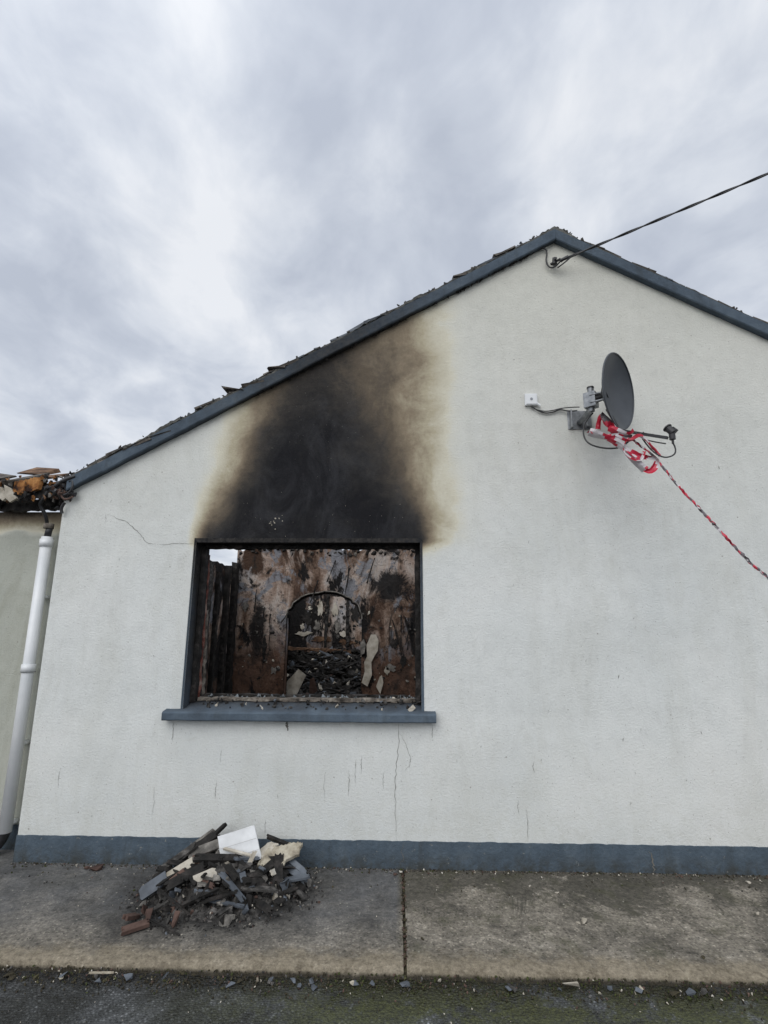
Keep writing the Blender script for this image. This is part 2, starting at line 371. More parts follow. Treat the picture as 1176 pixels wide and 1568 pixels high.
def bar(B,p0,p1,w,d,mi,n=24,j=.005,axis='z'):
    vs=[];fs=[]
    for i in range(n+1):
        p=Vector(p0).lerp(Vector(p1),i/n)
        for a,b in((-1,-1),(1,-1),(1,1),(-1,1)):
            q=Vector((p.x+a*w/2,p.y+b*d/2,p.z)) if axis=='z' else Vector((p.x,p.y+b*d/2,p.z+a*w/2))
            q+=Vector([random.uniform(-j,j) for _ in range(3)]); vs.append(q)
    for i in range(n):
        for k in range(4): fs.append((i*4+k,i*4+(k+1)%4,i*4+4+(k+1)%4,i*4+4+k))
    fs+=[(3,2,1,0),(n*4,n*4+1,n*4+2,n*4+3)]; B.add(vs,fs,mi)
B=Buf()
bar(B,(WX0+.022,.15,1.06),(WX0+.022,.15,2.26),.036,.07,0)
bar(B,(WX0+.03,.215,1.06),(WX0+.026,.215,2.2),.022,.03,2)
bar(B,(WX0+.05,.262,1.10),(WX0+.03,.262,1.75),.016,.02,1)
bar(B,(WX1-.020,.15,1.06),(WX1-.020,.15,2.26),.034,.07,0)
bar(B,(WX0+.04,.15,2.255),(WX1-.03,.15,2.255),.030,.06,0,n=60,j=.006,axis='x')
bar(B,(WX0+.05,.17,1.078),(WX1-.04,.17,1.078),.024,.05,1,n=50,j=.004,axis='x')
bar(B,(WX0+.08,.235,1.092),(WX1-.1,.235,1.092),.028,.03,0,n=40,j=.006,axis='x')
B.obj('burnt_window_frame',[M_char,M_charp,M_redsc],house)
B=Buf()
for _ in range(160):
    x=random.uniform(WX0+.04,WX1-.03); y=random.uniform(.0,.27); s=random.uniform(.004,.013)*(1.8 if random.random()<.1 else 1)
    piece(B,(x,y,1.03+max(0,y)*.2+s*.5),(s*1.8,s*1.2,s*.7),random.choice([0,0,0,1,1,2]),flat=random.random()<.5)
for _ in range(40):
    x=random.choice([random.uniform(WX0+.03,WX0+.3),random.uniform(-.35,WX1-.03),random.uniform(WX0,WX1)]); s=random.uniform(.01,.026)
    piece(B,(x,random.uniform(.08,.27),1.07+s*.4),(s*1.5,s,s*.6),random.choice([0,1,1,3]))
B.obj('sill_debris',[M_char,M_ash,M_pale,M_slate],house)
B=Buf()
for i in range(50):
    x=random.uniform(WX0+.1,WX1-.06); h=random.uniform(.008,.035); w=random.uniform(.01,.05)
    B.add([(x,.19,1.085),(x+w,.19,1.085),(x+w*random.random(),.19,1.085+h)],[(0,1,2)],0)
B.obj('glass_shards',[M_glass],house)

n=300; vs=[];fs=[]
for i in range(n+1):
    x=XL-.004+(XR-XL+.008)*i/n; d=.0015*mnoise.noise(Vector((x*4,0,0))); e=.004*mnoise.noise(Vector((x*7,5,0)))+random.uniform(-.002,.002)
    for (y,z) in ((-.010+d,-.08),(-.010+d,.05),(-.006+d,.170+e),(.001,.172+e)): vs.append(Vector((x,y,z)))
for i in range(n):
    for k in range(3): fs.append((i*4+k,(i+1)*4+k,(i+1)*4+k+1,i*4+k+1))
sooted('plinth',vs,fs,M_plinth,lambda v:0.)

def verge(name,x0,x1,prof,mat,soot_shade,jit=.0,n=140):
    vs=[];fs=[];m=len(prof)
    for i in range(n+1):
        x=x0+(x1-x0)*i/n
        for (y,dz) in prof:
            j=jit*(mnoise.noise(Vector((x*6,y*30,dz*30)))+.6*mnoise.noise(Vector((x*31,y*9,dz*9))))
            vs.append(Vector((x,y-abs(j)*.5,roofz(x)+dz+j)))
    for i in range(n):
        for k in range(m): fs.append((i*m+k,i*m+(k+1)%m,(i+1)*m+(k+1)%m,(i+1)*m+k))
    fs+=[tuple(range(m)),tuple(n*m+k for k in range(m))[::-1]]
    o=sooted(name,vs,fs,mat,lambda v:soot_shade(v)); recalc(o); return o
def bs(v):
    if v.x>AX: return .03
    c=math.exp(-((v.x+.55)/.8)**2)*.66
    return min(1,c+(.5 if v.y>-.04 else 0)+max(0,.15*mnoise.noise(v*3)))  # soot, plus shade beneath the board painted in along its rear edge
prof=[(.0,-.012),(-.052,-.014),(-.058,-.004),(-.060,.085),(.02,.090)]
verge('barge_board_left',-2.66,AX-.001,prof,M_blue,bs,.006)
verge('barge_board_right',AX+.001,XR+.1,prof,M_blue,bs,.004)
verge('verge_mortar_left',-2.66,AX+.0,[(.05,.088),(-.050,.084),(-.054,.106),(.05,.116)],M_mortar,lambda v:0,.024,300)
verge('verge_mortar_right',AX,XR+.1,[(.05,.088),(-.050,.084),(-.054,.096),(.05,.104)],M_mortar,lambda v:0,.012,200)
B=Buf()
def tiles(x0,x1,sgn,keep,h):
    L=abs(x1-x0)/math.cos(math.atan(SL)); n=int(L/.155); ang=math.atan(SL)*sgn
    for i in range(n):
        if random.random()>keep: continue
        x=x0+(x1-x0)*(i+.5)/n; y0=-.050+random.uniform(-.010,.012)
        M=Matrix.Translation((x,y0,roofz(x)+h+random.uniform(-.014,.008)))@Matrix.Rotation(-ang+random.uniform(-.04,.08)*sgn,4,'Y')@Matrix.Rotation(random.uniform(-.05,.05),4,'Z')
        B.box((-.115,0,-.008),(.105,.25,.008),random.choice([0,0,1]),.008,M)
tiles(-2.62,AX-.10,1,.66,.114); tiles(XR,AX+.12,-1,.9,.098)
for (x,z,rx,s) in ((-1.36,3.60,.75,.10),(-1.20,3.65,.35,.10),(-1.01,3.79,.5,.08),(-.90,3.83,.25,.09),(.54,4.65,.45,.06),(.89,4.85,.4,.05),(-2.33,3.02,-.1,.12),(-1.95,3.20,.25,.11),(-2.12,3.12,.1,.12)):
    M=Matrix.Translation((x,-.035,z-.045))@Matrix.Rotation(-math.atan(SL)+rx*.8,4,'Y')@Matrix.Rotation(.15,4,'X')
    B.box((-s,-.03,-.009),(s*.9,.16,.009),random.choice([0,0,3]) if x<-1.8 else 0,.012,M)
for _ in range(320):
    left=random.random()<.75
    x=random.uniform(-2.6,AX-.1) if left else random.uniform(AX+.25,3.6); s=random.uniform(.005,.018)
    piece(B,(x,random.uniform(-.055,.02),roofz(x)+(.118 if left else .10)+random.uniform(-.012,.012)),(s*1.5,s,s*.8),random.choice([0,1,2,2]))
bx=[];n=16
for yy in (-.058,.30):
    for k in range(n+1):
        t=k/n; x=AX-.13+.34*t; z=roofz(x)+.088+.028*math.sin(math.pi*t)+.006*random.uniform(-1,1)
        bx.append((x,yy,z))
bx+= [(x,y,roofz(x)+.06) for (x,y,z) in bx[:n+1]]
fs=[(k,k+1,n+2+k,n+1+k) for k in range(n)]+[(k+1,k,2*(n+1)+k,2*(n+1)+k+1) for k in range(n)]
B.add(bx,fs,2)
for k in range(14):
    x=AX+random.uniform(.02,.24); piece(B,(x,-.035,roofz(x)+.12),(.03,.03,.013),random.choice([0,2]))
B.obj('verge_tiles',[M_tile,M_slate,M_mortar,M_tbrn],house)
B=Buf()
for _ in range(130):
    x=random.choice([random.uniform(-1.3,.9),random.uniform(.5,1.2),random.uniform(-1.0,.6)]); s=random.uniform(.006,.017)
    piece(B,(x,-.022,roofz(x)-.014),(s*1.8,s,s*.7),0)
B.obj('verge_char',[M_char],house)
B=Buf()
for y in (.12,.34):
    for (x0,x1) in ((-2.6,AX),(XR-.1,AX)):
        bar(B,(x0,y+.0,roofz(x0)-.03),(x1,y,roofz(x1)-.03),.09,.045,0,n=30,j=.006,axis='x')
B.obj('charred_rafters',[M_char],house)

def arch_wall(name,y0,y1,xa,xb,ztop,rag,ax0,ax1,zspring,ztopa,mat):
    n1=int((xb-xa)/.05)
    top=[(xa+(xb-xa)*i/n1,ztop+rag*(mnoise.noise(Vector((i*.3,y0,1)))*1.2+random.uniform(-.5,.5))) for i in range(n1+1)]
    arch=[]; cx=(ax0+ax1)/2; hw=(ax1-ax0)/2
    for k in range(33):
        t=math.pi*k/32; arch.append((cx+hw*math.cos(t)+random.uniform(-.012,.012),zspring+(ztopa-zspring)*math.sin(t)+random.uniform(-.010,.010)))
    poly=[(xa,0)]+top+[(xb,0),(ax1,0)]+arch+[(ax0,0)]
    bm=bmesh.new(); fv=[bm.verts.new((x,y0,z)) for x,z in poly]; bv=[bm.verts.new((x,y1,z)) for x,z in poly]
    f=bm.faces.new(fv); g=bm.faces.new(bv[::-1])
    N=len(poly)
    for i in range(N): bm.faces.new((fv[i],fv[(i+1)%N],bv[(i+1)%N],bv[i]))
    bmesh.ops.triangulate(bm,faces=[f,g]); bmesh.ops.recalc_face_normals(bm,faces=bm.faces)
    me=bpy.data.meshes.new(name); bm.to_mesh(me); bm.free(); me.materials.append(mat)
    o=bpy.data.objects.new(name,me); S.collection.objects.link(o); o.parent=house; return [(ax1,0)]+arch+[(ax0,0)]
ar=arch_wall('partition_wall',3.56,3.74,-2.37,XR-.33,2.735,.06,-1.60,-.51,1.72,2.10,M_int)
tube('arch_trim',[(x,3.548,z) for x,z in ar if z>0.3],.010,M_ashl,house,2,kind='POLY')
tube('arch_inner_char',[(-1.055+(x+1.055)*.965,3.60,1.72+(z-1.72)*.94 if z>1.72 else z) for x,z in ar if z>.4],.016,M_char,house,1,kind='POLY')
B=Buf(); ragged(B,'x',6.5,6.62,-2.37,XR-.33,2.72,.10); B.obj('rear_room_wall',[M_int2],house)
B=Buf(); B.box((-2.4,.3,-.02),(XR-.3,9,.06)); B.obj('interior_floor',[M_ash],house)
def panel(B,pts,y,th,mi,tilt=0):
    n=len(pts); vs=[(x,y+tilt*(z-pts[0][1]),z) for x,z in pts]+[(x,y+th+tilt*(z-pts[0][1]),z) for x,z in pts]
    B.add(vs,[tuple(range(n)),tuple(range(n,2*n))[::-1]]+[(i,(i+1)%n,n+(i+1)%n,n+i) for i in range(n)],mi)
def blobpanel(B,cx,cz,rx,rz,y,th,mi,n=18,k=.45):
    a0=random.random()*6
    panel(B,[(cx+rx*(1+k*random.uniform(-1,1))*math.cos(a0+6.283*i/n),cz+rz*(1+k*random.uniform(-1,1))*math.sin(a0+6.283*i/n)) for i in range(n)],y,th,mi)
B=Buf()
bar(B,(-2.34,3.1,.1),(-2.34,3.1,2.42),.06,.10,0,n=30,j=.008); bar(B,(-2.34,3.42,.1),(-2.34,3.42,2.5),.07,.14,0,n=30,j=.01)
bar(B,(-2.35,2.45,.1),(-2.35,2.45,2.40),.03,.12,1,n=30,j=.008); bar(B,(-2.34,2.7,.1),(-2.34,2.72,2.3),.05,.05,0,n=30,j=.01)
B.box((-2.0,6.44,.1),(-.7,6.498,1.05),0,.01)
bar(B,(-2.1,6.1,1.05),(-1.2,5.6,.90),.05,.06,0,n=20,j=.012,axis='x'); bar(B,(-1.7,5.2,1.0),(-.6,5.0,.75),.05,.06,0,n=20,j=.012,axis='x')
bar(B,(-2.1,5.9,1.20),(-.9,6.3,1.12),.05,.06,5,n=20,j=.014,axis='x')
bar(B,(-1.42,6.40,1.2),(-1.38,6.45,2.3),.05,.05,0,n=20,j=.014); bar(B,(-.98,6.40,1.2),(-1.0,6.45,2.3),.06,.05,0,n=20,j=.016)
for (cx,cz,rx,rz,mi) in ((-1.8,1.75,.08,.16,0),(-1.55,1.95,.07,.13,2),(-1.25,1.92,.06,.12,2),(-1.20,1.60,.05,.12,4),(-.85,1.85,.08,.16,0),(-1.6,1.6,.06,.10,4),(-1.05,1.45,.10,.05,2),(-1.85,1.45,.14,.04,2),(-1.5,1.35,.2,.05,5),(-1.0,1.3,.15,.05,5)):
    blobpanel(B,cx,cz,rx,rz,6.48,.012,mi)
panel(B,[(-.50,.85),(-.42,.80),(-.36,.95),(-.37,1.12),(-.33,1.2),(-.28,1.28),(-.27,1.42),(-.31,1.50),(-.38,1.50),(-.41,1.42),(-.44,1.36),(-.43,1.2),(-.47,1.12),(-.46,1.0)],3.50,.02,2,.03)
panel(B,[(-.52,1.22),(-.47,1.24),(-.45,1.36),(-.48,1.44),(-.53,1.38)],3.52,.02,4)
panel(B,[(-.24,.7),(-.20,.85),(-.22,.95),(-.25,.93),(-.30,.8)],3.5,.02,2)
for (cx,cz,rx,rz,mi) in ((-.05,1.38,.05,.06,0),(.08,1.15,.04,.08,0),(-1.9,1.35,.03,.10,0),(-.1,1.05,.07,.05,4),(-2.2,1.9,.04,.07,4),(-.15,1.0,.03,.06,2),(-1.75,1.0,.04,.05,4)):
    blobpanel(B,cx,cz,rx,rz,3.547,.008,mi)
for _ in range(110):
    x=random.choice([random.uniform(-2.3,-1.62),random.uniform(-.5,.5)]); z=random.uniform(.8,1.8); s=random.uniform(.005,.026)
    piece(B,(x,3.555,z),(s,.010,s*1.4),random.choice([0,0,1,4,2]),rot=(0,random.uniform(0,3),0))
for _ in range(80):
    x=random.uniform(-2,-.7); z=random.uniform(1.1,2.4); s=random.uniform(.01,.05)
    piece(B,(x,6.49,z),(s,.012,s*1.3),random.choice([0,0,1,2]),rot=(0,random.uniform(0,3),0))
for i in range(60):
    x=-2.3+i*.065; s=random.uniform(.015,.045); piece(B,(x+random.uniform(-.04,.04),3.56,2.70+random.uniform(-.06,.04)),(s*1.4,.04,s),random.choice([0,0,3]))
for _ in range(14):  # dangling wires and lath
    x=random.uniform(-2.3,.4); z=random.uniform(1.6,2.7); bar(B,(x,3.52,z),(x+random.uniform(-.12,.12),3.5,z-random.uniform(.15,.5)),.010,.01,0,n=6,j=.010)
B.obj('interior_remains',[M_char,M_ash,M_pale,M_tile,M_ashl,M_tbrn],house)
B=Buf()
def hz(x,y): return .44+.24*(y-3.7)+.10*mnoise.noise(Vector((x*2,y*2,0)))-.1*abs(x+1)
n=34; vs=[];fs=[]
for i in range(n+1):
    for j in range(n+1):
        x=-2.35+4*i/n; y=3.76+2.72*j/n; vs.append((x,y,hz(x,y)+.05*mnoise.noise(Vector((x*9,y*9,0)))))
for i in range(n):
    for j in range(n): fs.append((i*(n+1)+j,(i+1)*(n+1)+j,(i+1)*(n+1)+j+1,i*(n+1)+j+1))
B.add(vs,fs,0)
for _ in range(1000):
    x=random.uniform(-2.2,.2); y=random.uniform(3.8,6.4); s=random.uniform(.012,.06)
    mi=random.choices([0,1,2,3,4],[9,3,3,1.8,.5])[0]
    if random.random()<.25: stick(B,(x,y,hz(x,y)+.04),random.uniform(.2,.6),.04,.03,0 if random.random()<.8 else mi,(random.random()*3,random.uniform(-.4,.4),random.random()*6))
    else: piece(B,(x,y,hz(x,y)+s*.5),(s*1.4,s,s*.5),mi,flat=random.random()<.5)
piece(B,(-1.47,3.87,.78),(.14,.02,.18),3,rot=(.2,.7,.3),flat=True)
piece(B,(-1.3,4.2,.72),(.12,.02,.12),4,rot=(.4,-.5,.2),flat=True)
for _ in range(160):
    x=random.uniform(-2.3,2); y=random.uniform(.5,3.4); s=random.uniform(.03,.1)
    piece(B,(x,y,.06+s*.4),(s*1.5,s,s*.5),random.choice([0,1,2]),flat=random.random()<.5)
for _ in range(40):
    x=random.uniform(-1.4,.1); y=random.uniform(2.6,3.4); stick(B,(x,y,random.uniform(.3,.66)),random.uniform(.4,.9),.05,.04,0,(0,random.uniform(-.5,.5),random.random()*3))
B.obj('interior_rubble',[M_char,M_ash,M_slate,M_pale,M_brown],house)

def ribbon(B,pts,w,mi,y=-.003,sub=6,jit=.008,taper=True):
    P=[Vector((x,y,z)) for x,z in pts]; Q=[]
    for a,b in zip(P,P[1:]):
        for k in range(sub): Q.append(a.lerp(b,k/sub)+Vector((random.uniform(-jit,jit),0,random.uniform(-jit,jit))))
    Q.append(P[-1]); n=len(Q); vs=[]
    for i,q in enumerate(Q):
        d=(Q[min(i+1,n-1)]-Q[max(i-1,0)]).normalized(); nr=Vector((d.z,0,-d.x)); ww=w*random.uniform(.5,1.2)*(1 if not taper else max(.2,1-abs(2*i/(n-1)-1)**3))
        vs+=[q+nr*ww/2,q-nr*ww/2]
    B.add(vs,[(2*i,2*i+1,2*i+3,2*i+2) for i in range(n-1)],mi)
B=Buf()
ribbon(B,[(-2.32,2.50),(-2.18,2.44),(-2.12,2.40),(-2.05,2.34),(-1.99,2.27),(-1.91,2.255)],.0042,0,jit=.006)
ribbon(B,[(-1.90,2.25),(-1.75,2.262),(-1.61,2.262)],.0028,0,jit=.005)
ribbon(B,[(-2.34,2.50),(-2.34,2.42)],.002,0)
ribbon(B,[(0.0,.955),(.01,.85),(-.005,.7),(-.02,.55),(-.015,.35),(-.01,.18)],.0036,0,jit=.006)
ribbon(B,[(.01,.88),(.06,.80),(.09,.71),(.085,.66),(.05,.62)],.0028,0,jit=.005)
for (x,z0,z1) in ((-.52,.60,.43),(-.30,.70,.52),(-.26,.72,.60),(-.10,.62,.50),(-.35,.62,.45),(-1.3,.55,.42),(.85,.45,.35),(.9,.40,.18),(-1.28,.75,.66),(-.93,.2,.3),(-1.75,.5,.3),(-2.45,.62,.48),(.97,.7,.62),(-1.65,.93,.80),(.25,.93,.84)):
    ribbon(B,[(x,z0),(x+random.uniform(-.01,.01),(z0+z1)/2),(x,z1)],random.uniform(.002,.0034),random.choice([0,0,1]),jit=.003)
ribbon(B,[(-.81,.955),(-.812,.92),(-.80,.885)],.016,0)
ribbon(B,[(.05,.168),(.02,.12),(.04,.06),(.0,.02)],.003,0,y=-.013); ribbon(B,[(1.72,.14),(1.74,.08),(1.74,.0)],.010,0,y=-.014)
for _ in range(36):
    x=random.uniform(-2.5,3); z=random.uniform(.3,3.2)
    if WX0-.1<x<WX1+.1 and z>.9: continue
    ribbon(B,[(x,z),(x+random.uniform(-.012,.012),z-random.uniform(.008,.03))],.005,random.choice([0,1,1]),sub=2,jit=.002)
B.obj('plaster_cracks',[M_crack,M_crackl],house)
B=Buf()
def fleck(x,z,s,mi):
    n=random.randint(4,6); a0=random.random()*6
    B.add([(x+s*random.uniform(.4,1)*math.cos(a0+2*math.pi*k/n),-.003,z+s*random.uniform(.4,1)*math.sin(a0+2*math.pi*k/n)) for k in range(n)],[tuple(range(n))],mi)
for _ in range(14): fleck(random.gauss(-.98,.035),random.gauss(2.44,.03),random.uniform(.003,.009),0)
for _ in range(30): fleck(random.uniform(-1.35,.1),random.uniform(2.3,2.6),random.uniform(.0015,.003),0)
for _ in range(80): fleck(random.gauss(-.72,.25),random.gauss(3.3,.25),random.uniform(.0015,.004),1)
B.obj('spalled_flecks',[M_pale,M_crack],house)

# ---- extension to the left (set back) with burnt eave
B=Buf(); ye=.20
vs,fs=grid_quad((-9,ye,0),(XL,ye,0),(XL,ye,2.56),(-9,ye,2.56),120,60)
sooted('extension_wall',vs,fs,M_wall2,lambda v:max(0,min(1,(v.z-2.36)*2.6+.35*mnoise.noise(v*3)))*(1 if v.z>2.2 else .0))
vs,fs=grid_quad((-9,ye-.012,-.08),(XL,ye-.012,-.08),(XL,ye-.008,.17),(-9,ye-.008,.17),60,6)
sooted('extension_plinth',vs,fs,M_plinth,lambda v:0.)
bar(B,(-3.10,-.04,2.70),(-2.88,-.04,2.745),.11,.03,1,n=14,j=.010,axis='x')
bar(B,(-3.02,.0,2.63),(-2.80,.0,2.69),.05,.03,0,n=14,j=.012,axis='x')
bar(B,(-9,.12,2.60),(-3.3,.12,2.62),.12,.03,0,n=60,j=.01,axis='x')
bar(B,(-3.3,.14,2.60),(-2.72,.14,2.62),.10,.05,0,n=14,j=.014,axis='x')
panel(B,[(-3.40,2.71),(-3.20,2.715),(-3.13,2.64),(-3.17,2.60),(-3.25,2.665),(-3.40,2.655)],-.05,.03,2)
panel(B,[(-3.17,2.73),(-3.11,2.70),(-3.05,2.62),(-3.10,2.585),(-3.14,2.62)],-.06,.02,2)
for r in range(3):
    for i in range(26):
        if random.random()<.25+.2*r: continue
        x=-3.10-i*.235+random.uniform(-.02,.02); y=-.02+r*.22
        M=Matrix.Translation((x,y,2.765+.42*(y)+random.uniform(-.012,.02)))@Matrix.Rotation(.40+random.uniform(-.08,.08),4,'X')@Matrix.Rotation(random.uniform(-.15,.15),4,'Y')
        B.box((-.115,0,-.010),(.115,.26,.010),random.choice([3,3,5]),.010,M)
for i in range(12):
    x=-2.85-i*.45
    M=Matrix.Translation((x,.02,2.62))@Matrix.Rotation(.40,4,'X'); B.box((-.022,0,-.045),(.022,1.2,.045),0,.006,M)
for _ in range(130):
    x=random.uniform(-3.3,-2.62); s=random.uniform(.008,.026)
    piece(B,(x,random.uniform(-.05,.08),2.74+(x+3)*.08+random.choice([-.10,.05,.03])+random.uniform(-.03,.02)),(s*1.5,s,s*.7),random.choice([0,0,0,1,5,4]))
B.obj('burnt_eave',[M_char,M_rust,M_pale,M_tile,M_ashl,M_tbrn],house)
g=parent_empty('melted_gutter'); g.parent=house
tube('gutter_strand_1',[(-2.60,-.05,2.80),(-2.66,-.06,2.78),(-2.74,-.04,2.74),(-2.80,-.02,2.70),(-2.84,0,2.64)],.018,M_black,g)
tube('gutter_strand_2',[(-2.62,-.05,2.77),(-2.60,-.06,2.72),(-2.63,-.05,2.66),(-2.70,-.04,2.64),(-2.76,-.03,2.66)],.010,M_black,g)
tube('gutter_strand_3',[(-2.72,-.04,2.70),(-2.70,-.05,2.63),(-2.64,-.05,2.60),(-2.60,-.04,2.64)],.008,M_brown,g)
tube('gutter_strand_4',[(-2.66,-.05,2.58),(-2.70,-.04,2.54),(-2.68,-.03,2.50)],.012,M_black,g)
tube('gutter_strand_5',[(-2.80,-.03,2.72),(-2.86,-.02,2.62),(-2.90,.0,2.58),(-2.86,.04,2.50),(-2.87,.08,2.44)],.014,M_black,g)
B=Buf()
for _ in range(60):
    s=random.uniform(.010,.028); piece(B,(random.gauss(-2.73,.06),random.uniform(-.07,.03),random.gauss(2.69,.045)),(s*1.4,s,s),random.choice([0,0,1,1,2,3]))
B.obj('melted_lumps',[M_black,M_char,M_brown,M_ashl],g)

# downpipe
dp=parent_empty('downpipe')
B=Buf(); yp=.10; xp=-2.865
cyl(B,(xp,yp,.15),(xp,yp,2.33),.043,0,24)
for z in (1.30,2.28): cyl(B,(xp,yp,z-.03),(xp,yp,z+.03),.051,0,24)
cyl(B,(xp,yp,1.272),(xp,yp,1.2745),.0515,1,24)
for z in (.75,1.85,.20): B.box((xp-.03,yp+.02,z-.012),(xp+.03,yp+.1,z+.012),0)
cyl(B,(xp,yp,2.33),(xp+.01,yp,2.42),.026,1,12); cyl(B,(xp,yp,2.40),(xp+.0,yp,2.44),.038,2,12)
o=B.obj('pipe',[M_upvc,M_black,M_charp],dp)
for p in o.data.polygons: p.use_smooth=len(p.vertices)==4 and p.area>.0005
tube('shoe',[(xp,yp,.17),(xp-.01,yp,.12),(xp-.05,yp-.02,.05),(xp-.12,yp-.06,.015)],.042,M_black,dp)

# ------------------------------------------------------------------ satellite dish
sd=parent_empty('satellite_dish')
ph=math.radians(46); el=math.radians(-4)
nrm=Vector((math.cos(ph)*math.cos(el),-math.sin(ph)*math.cos(el),math.sin(el))).normalized()
side=nrm.cross(Vector((0,0,1))).normalized(); upv=side.cross(nrm).normalized()
C=Vector((1.655,-.37,3.36))
vs=[];fs=[];nr,na=10,48
def dp_(r,a,off=0): 
    return C+side*(.265*r*math.cos(a))+upv*(.290*r*math.sin(a))+nrm*(-.080*(1-r*r)+off)
for sh,off in ((0,0),(1,-.004)):
    for i in range(nr+1):
        for k in range(na): vs.append(dp_(max(i/nr,.001),2*math.pi*k/na,off))
for sh in (0,1):
    b0=sh*(nr+1)*na
    for i in range(nr):
        for k in range(na):
            q=(b0+i*na+k,b0+i*na+(k+1)%na,b0+(i+1)*na+(k+1)%na,b0+(i+1)*na+k); fs.append(q if sh==0 else q[::-1])
mk('reflector',vs,fs,M_dish,sd,smooth=True)
tube('reflector_rim',[dp_(1,2*math.pi*k/40) for k in range(41)],.006,M_dish,sd,2,kind='POLY')
back=C-nrm*.090
B=Buf()
B.box((1.385,-.008,3.20),(1.575,-.001,3.36),0)
B.box((1.40,-.05,3.205),(1.412,-.008,3.355),0); B.box((1.55,-.05,3.205),(1.562,-.008,3.355),0)
for x in (1.405,1.556):
    for z in (3.225,3.335): cyl(B,(x+.012*(1 if x<1.5 else -1),-.008,z),(x+.012*(1 if x<1.5 else -1),-.022,z),.010,1,6)
cyl(B,(1.475,-.02,3.255),(1.49,-.25,3.27),.024,0,18)
cyl(B,(1.49,-.245,3.25),(1.49,-.26,3.44),.024,0,18)
cyl(B,(1.49,-.26,3.435),(1.49,-.26,3.447),.027,2,18)
pb=Vector((1.49,-.25,3.34)); M=Matrix.Translation(pb)
B.box((-.045,-.038,-.06),(.045,.038,.06),0,.0,M@Matrix.Rotation(-.7,4,'Z'))
cyl(B,pb+Vector((-.02,-.03,.03)),pb+Vector((.06,-.09,.03)),.008,1,8); cyl(B,pb+Vector((-.02,-.03,-.03)),pb+Vector((.06,-.09,-.03)),.008,1,8)
cyl(B,pb,back+nrm*.005,.034,2,16); cyl(B,back-nrm*.012,back+nrm*.004,.075,2,20)
B.obj('wall_mount',[M_galv,M_galv,M_black],sd,bev=.002)
lnb=Vector((1.872,-.62,2.915)); bot=dp_(.98,-math.pi/2)
B=Buf(); a0=back-upv*.12
def beam(B,p0,p1,w,h,mi):
    p0=Vector(p0);p1=Vector(p1); d=(p1-p0).normalized(); s_=d.cross(Vector((0,0,1))).normalized(); u_=s_.cross(d)
    vs=[p+s_*a*w/2+u_*b*h/2 for p in (p0,p1) for a,b in ((-1,-1),(1,-1),(1,1),(-1,1))]
    B.add(vs,[(0,1,2,3),(7,6,5,4)]+[(k,4+k,4+(k+1)%4,(k+1)%4) for k in range(4)],mi)
beam(B,a0,bot-upv*.02+nrm*.005,.026,.020,0); beam(B,bot-upv*.02,lnb+Vector((-.02,.02,-.01)),.022,.020,0)
cyl(B,lnb+Vector((0,0,-.03)),lnb+Vector((0,0,.035)),.020,0,14)
beam(B,lnb+Vector((-.0,0,.02)),lnb+Vector((.02,-.02,.045)),.03,.035,0)
aim=(C-lnb).normalized()
cyl(B,lnb+Vector((0,0,.03))-aim*.02,lnb+Vector((0,0,.03))+aim*.035,.025,0,16); cyl(B,lnb+Vector((0,0,.03))+aim*.035,lnb+Vector((0,0,.03))+aim*.045,.031,0,16)
cyl(B,lnb+Vector((.0,0,-.06)),lnb+Vector((0,0,-.02)),.008,0,10)
B.obj('feed_arm_and_lnb',[M_black],sd,bev=.002)
tube('coax_box_lead',[(1.10,-.02,3.395),(1.13,-.02,3.365),(1.20,-.018,3.335),(1.27,-.018,3.345),(1.33,-.02,3.37),(1.39,-.03,3.345),(1.45,-.06,3.34)],.0055,M_black,sd)
tube('coax_box_lead_2',[(1.09,-.02,3.395),(1.12,-.02,3.372),(1.20,-.018,3.35),(1.27,-.016,3.36),(1.36,-.02,3.385),(1.47,-.06,3.37)],.0045,M_black,sd)
tube('coax_loop',[(1.50,-.24,3.24),(1.42,-.28,3.16),(1.38,-.32,3.04),(1.39,-.38,2.94),(1.48,-.45,2.88),(1.58,-.50,2.87),(1.64,-.50,2.93),(1.72,-.55,2.965)],.006,M_black,sd)
tube('coax_lnb_loop',[(1.872,-.62,2.86),(1.89,-.62,2.82),(1.87,-.62,2.77),(1.80,-.60,2.76),(1.73,-.57,2.84),(1.70,-.55,2.93)],.0052,M_black,sd)
tube('coax_lnb_loop_2',[(1.66,-.53,2.98),(1.70,-.55,2.92),(1.76,-.58,2.885),(1.83,-.61,2.86)],.0045,M_black,sd)
sd_j=parent_empty('cable_junction_box')
B=Buf(); B.box((1.045,-.028,3.405),(1.145,-.001,3.505),0); B.box((1.052,-.034,3.412),(1.138,-.028,3.498),0)
cyl(B,(1.095,-.0345,3.455),(1.095,-.037,3.455),.012,1,12); cyl(B,(1.135,-.02,3.425),(1.165,-.02,3.40),.012,0,8)
B.obj('box',[M_upvc,M_galv],sd_j,bev=.004)

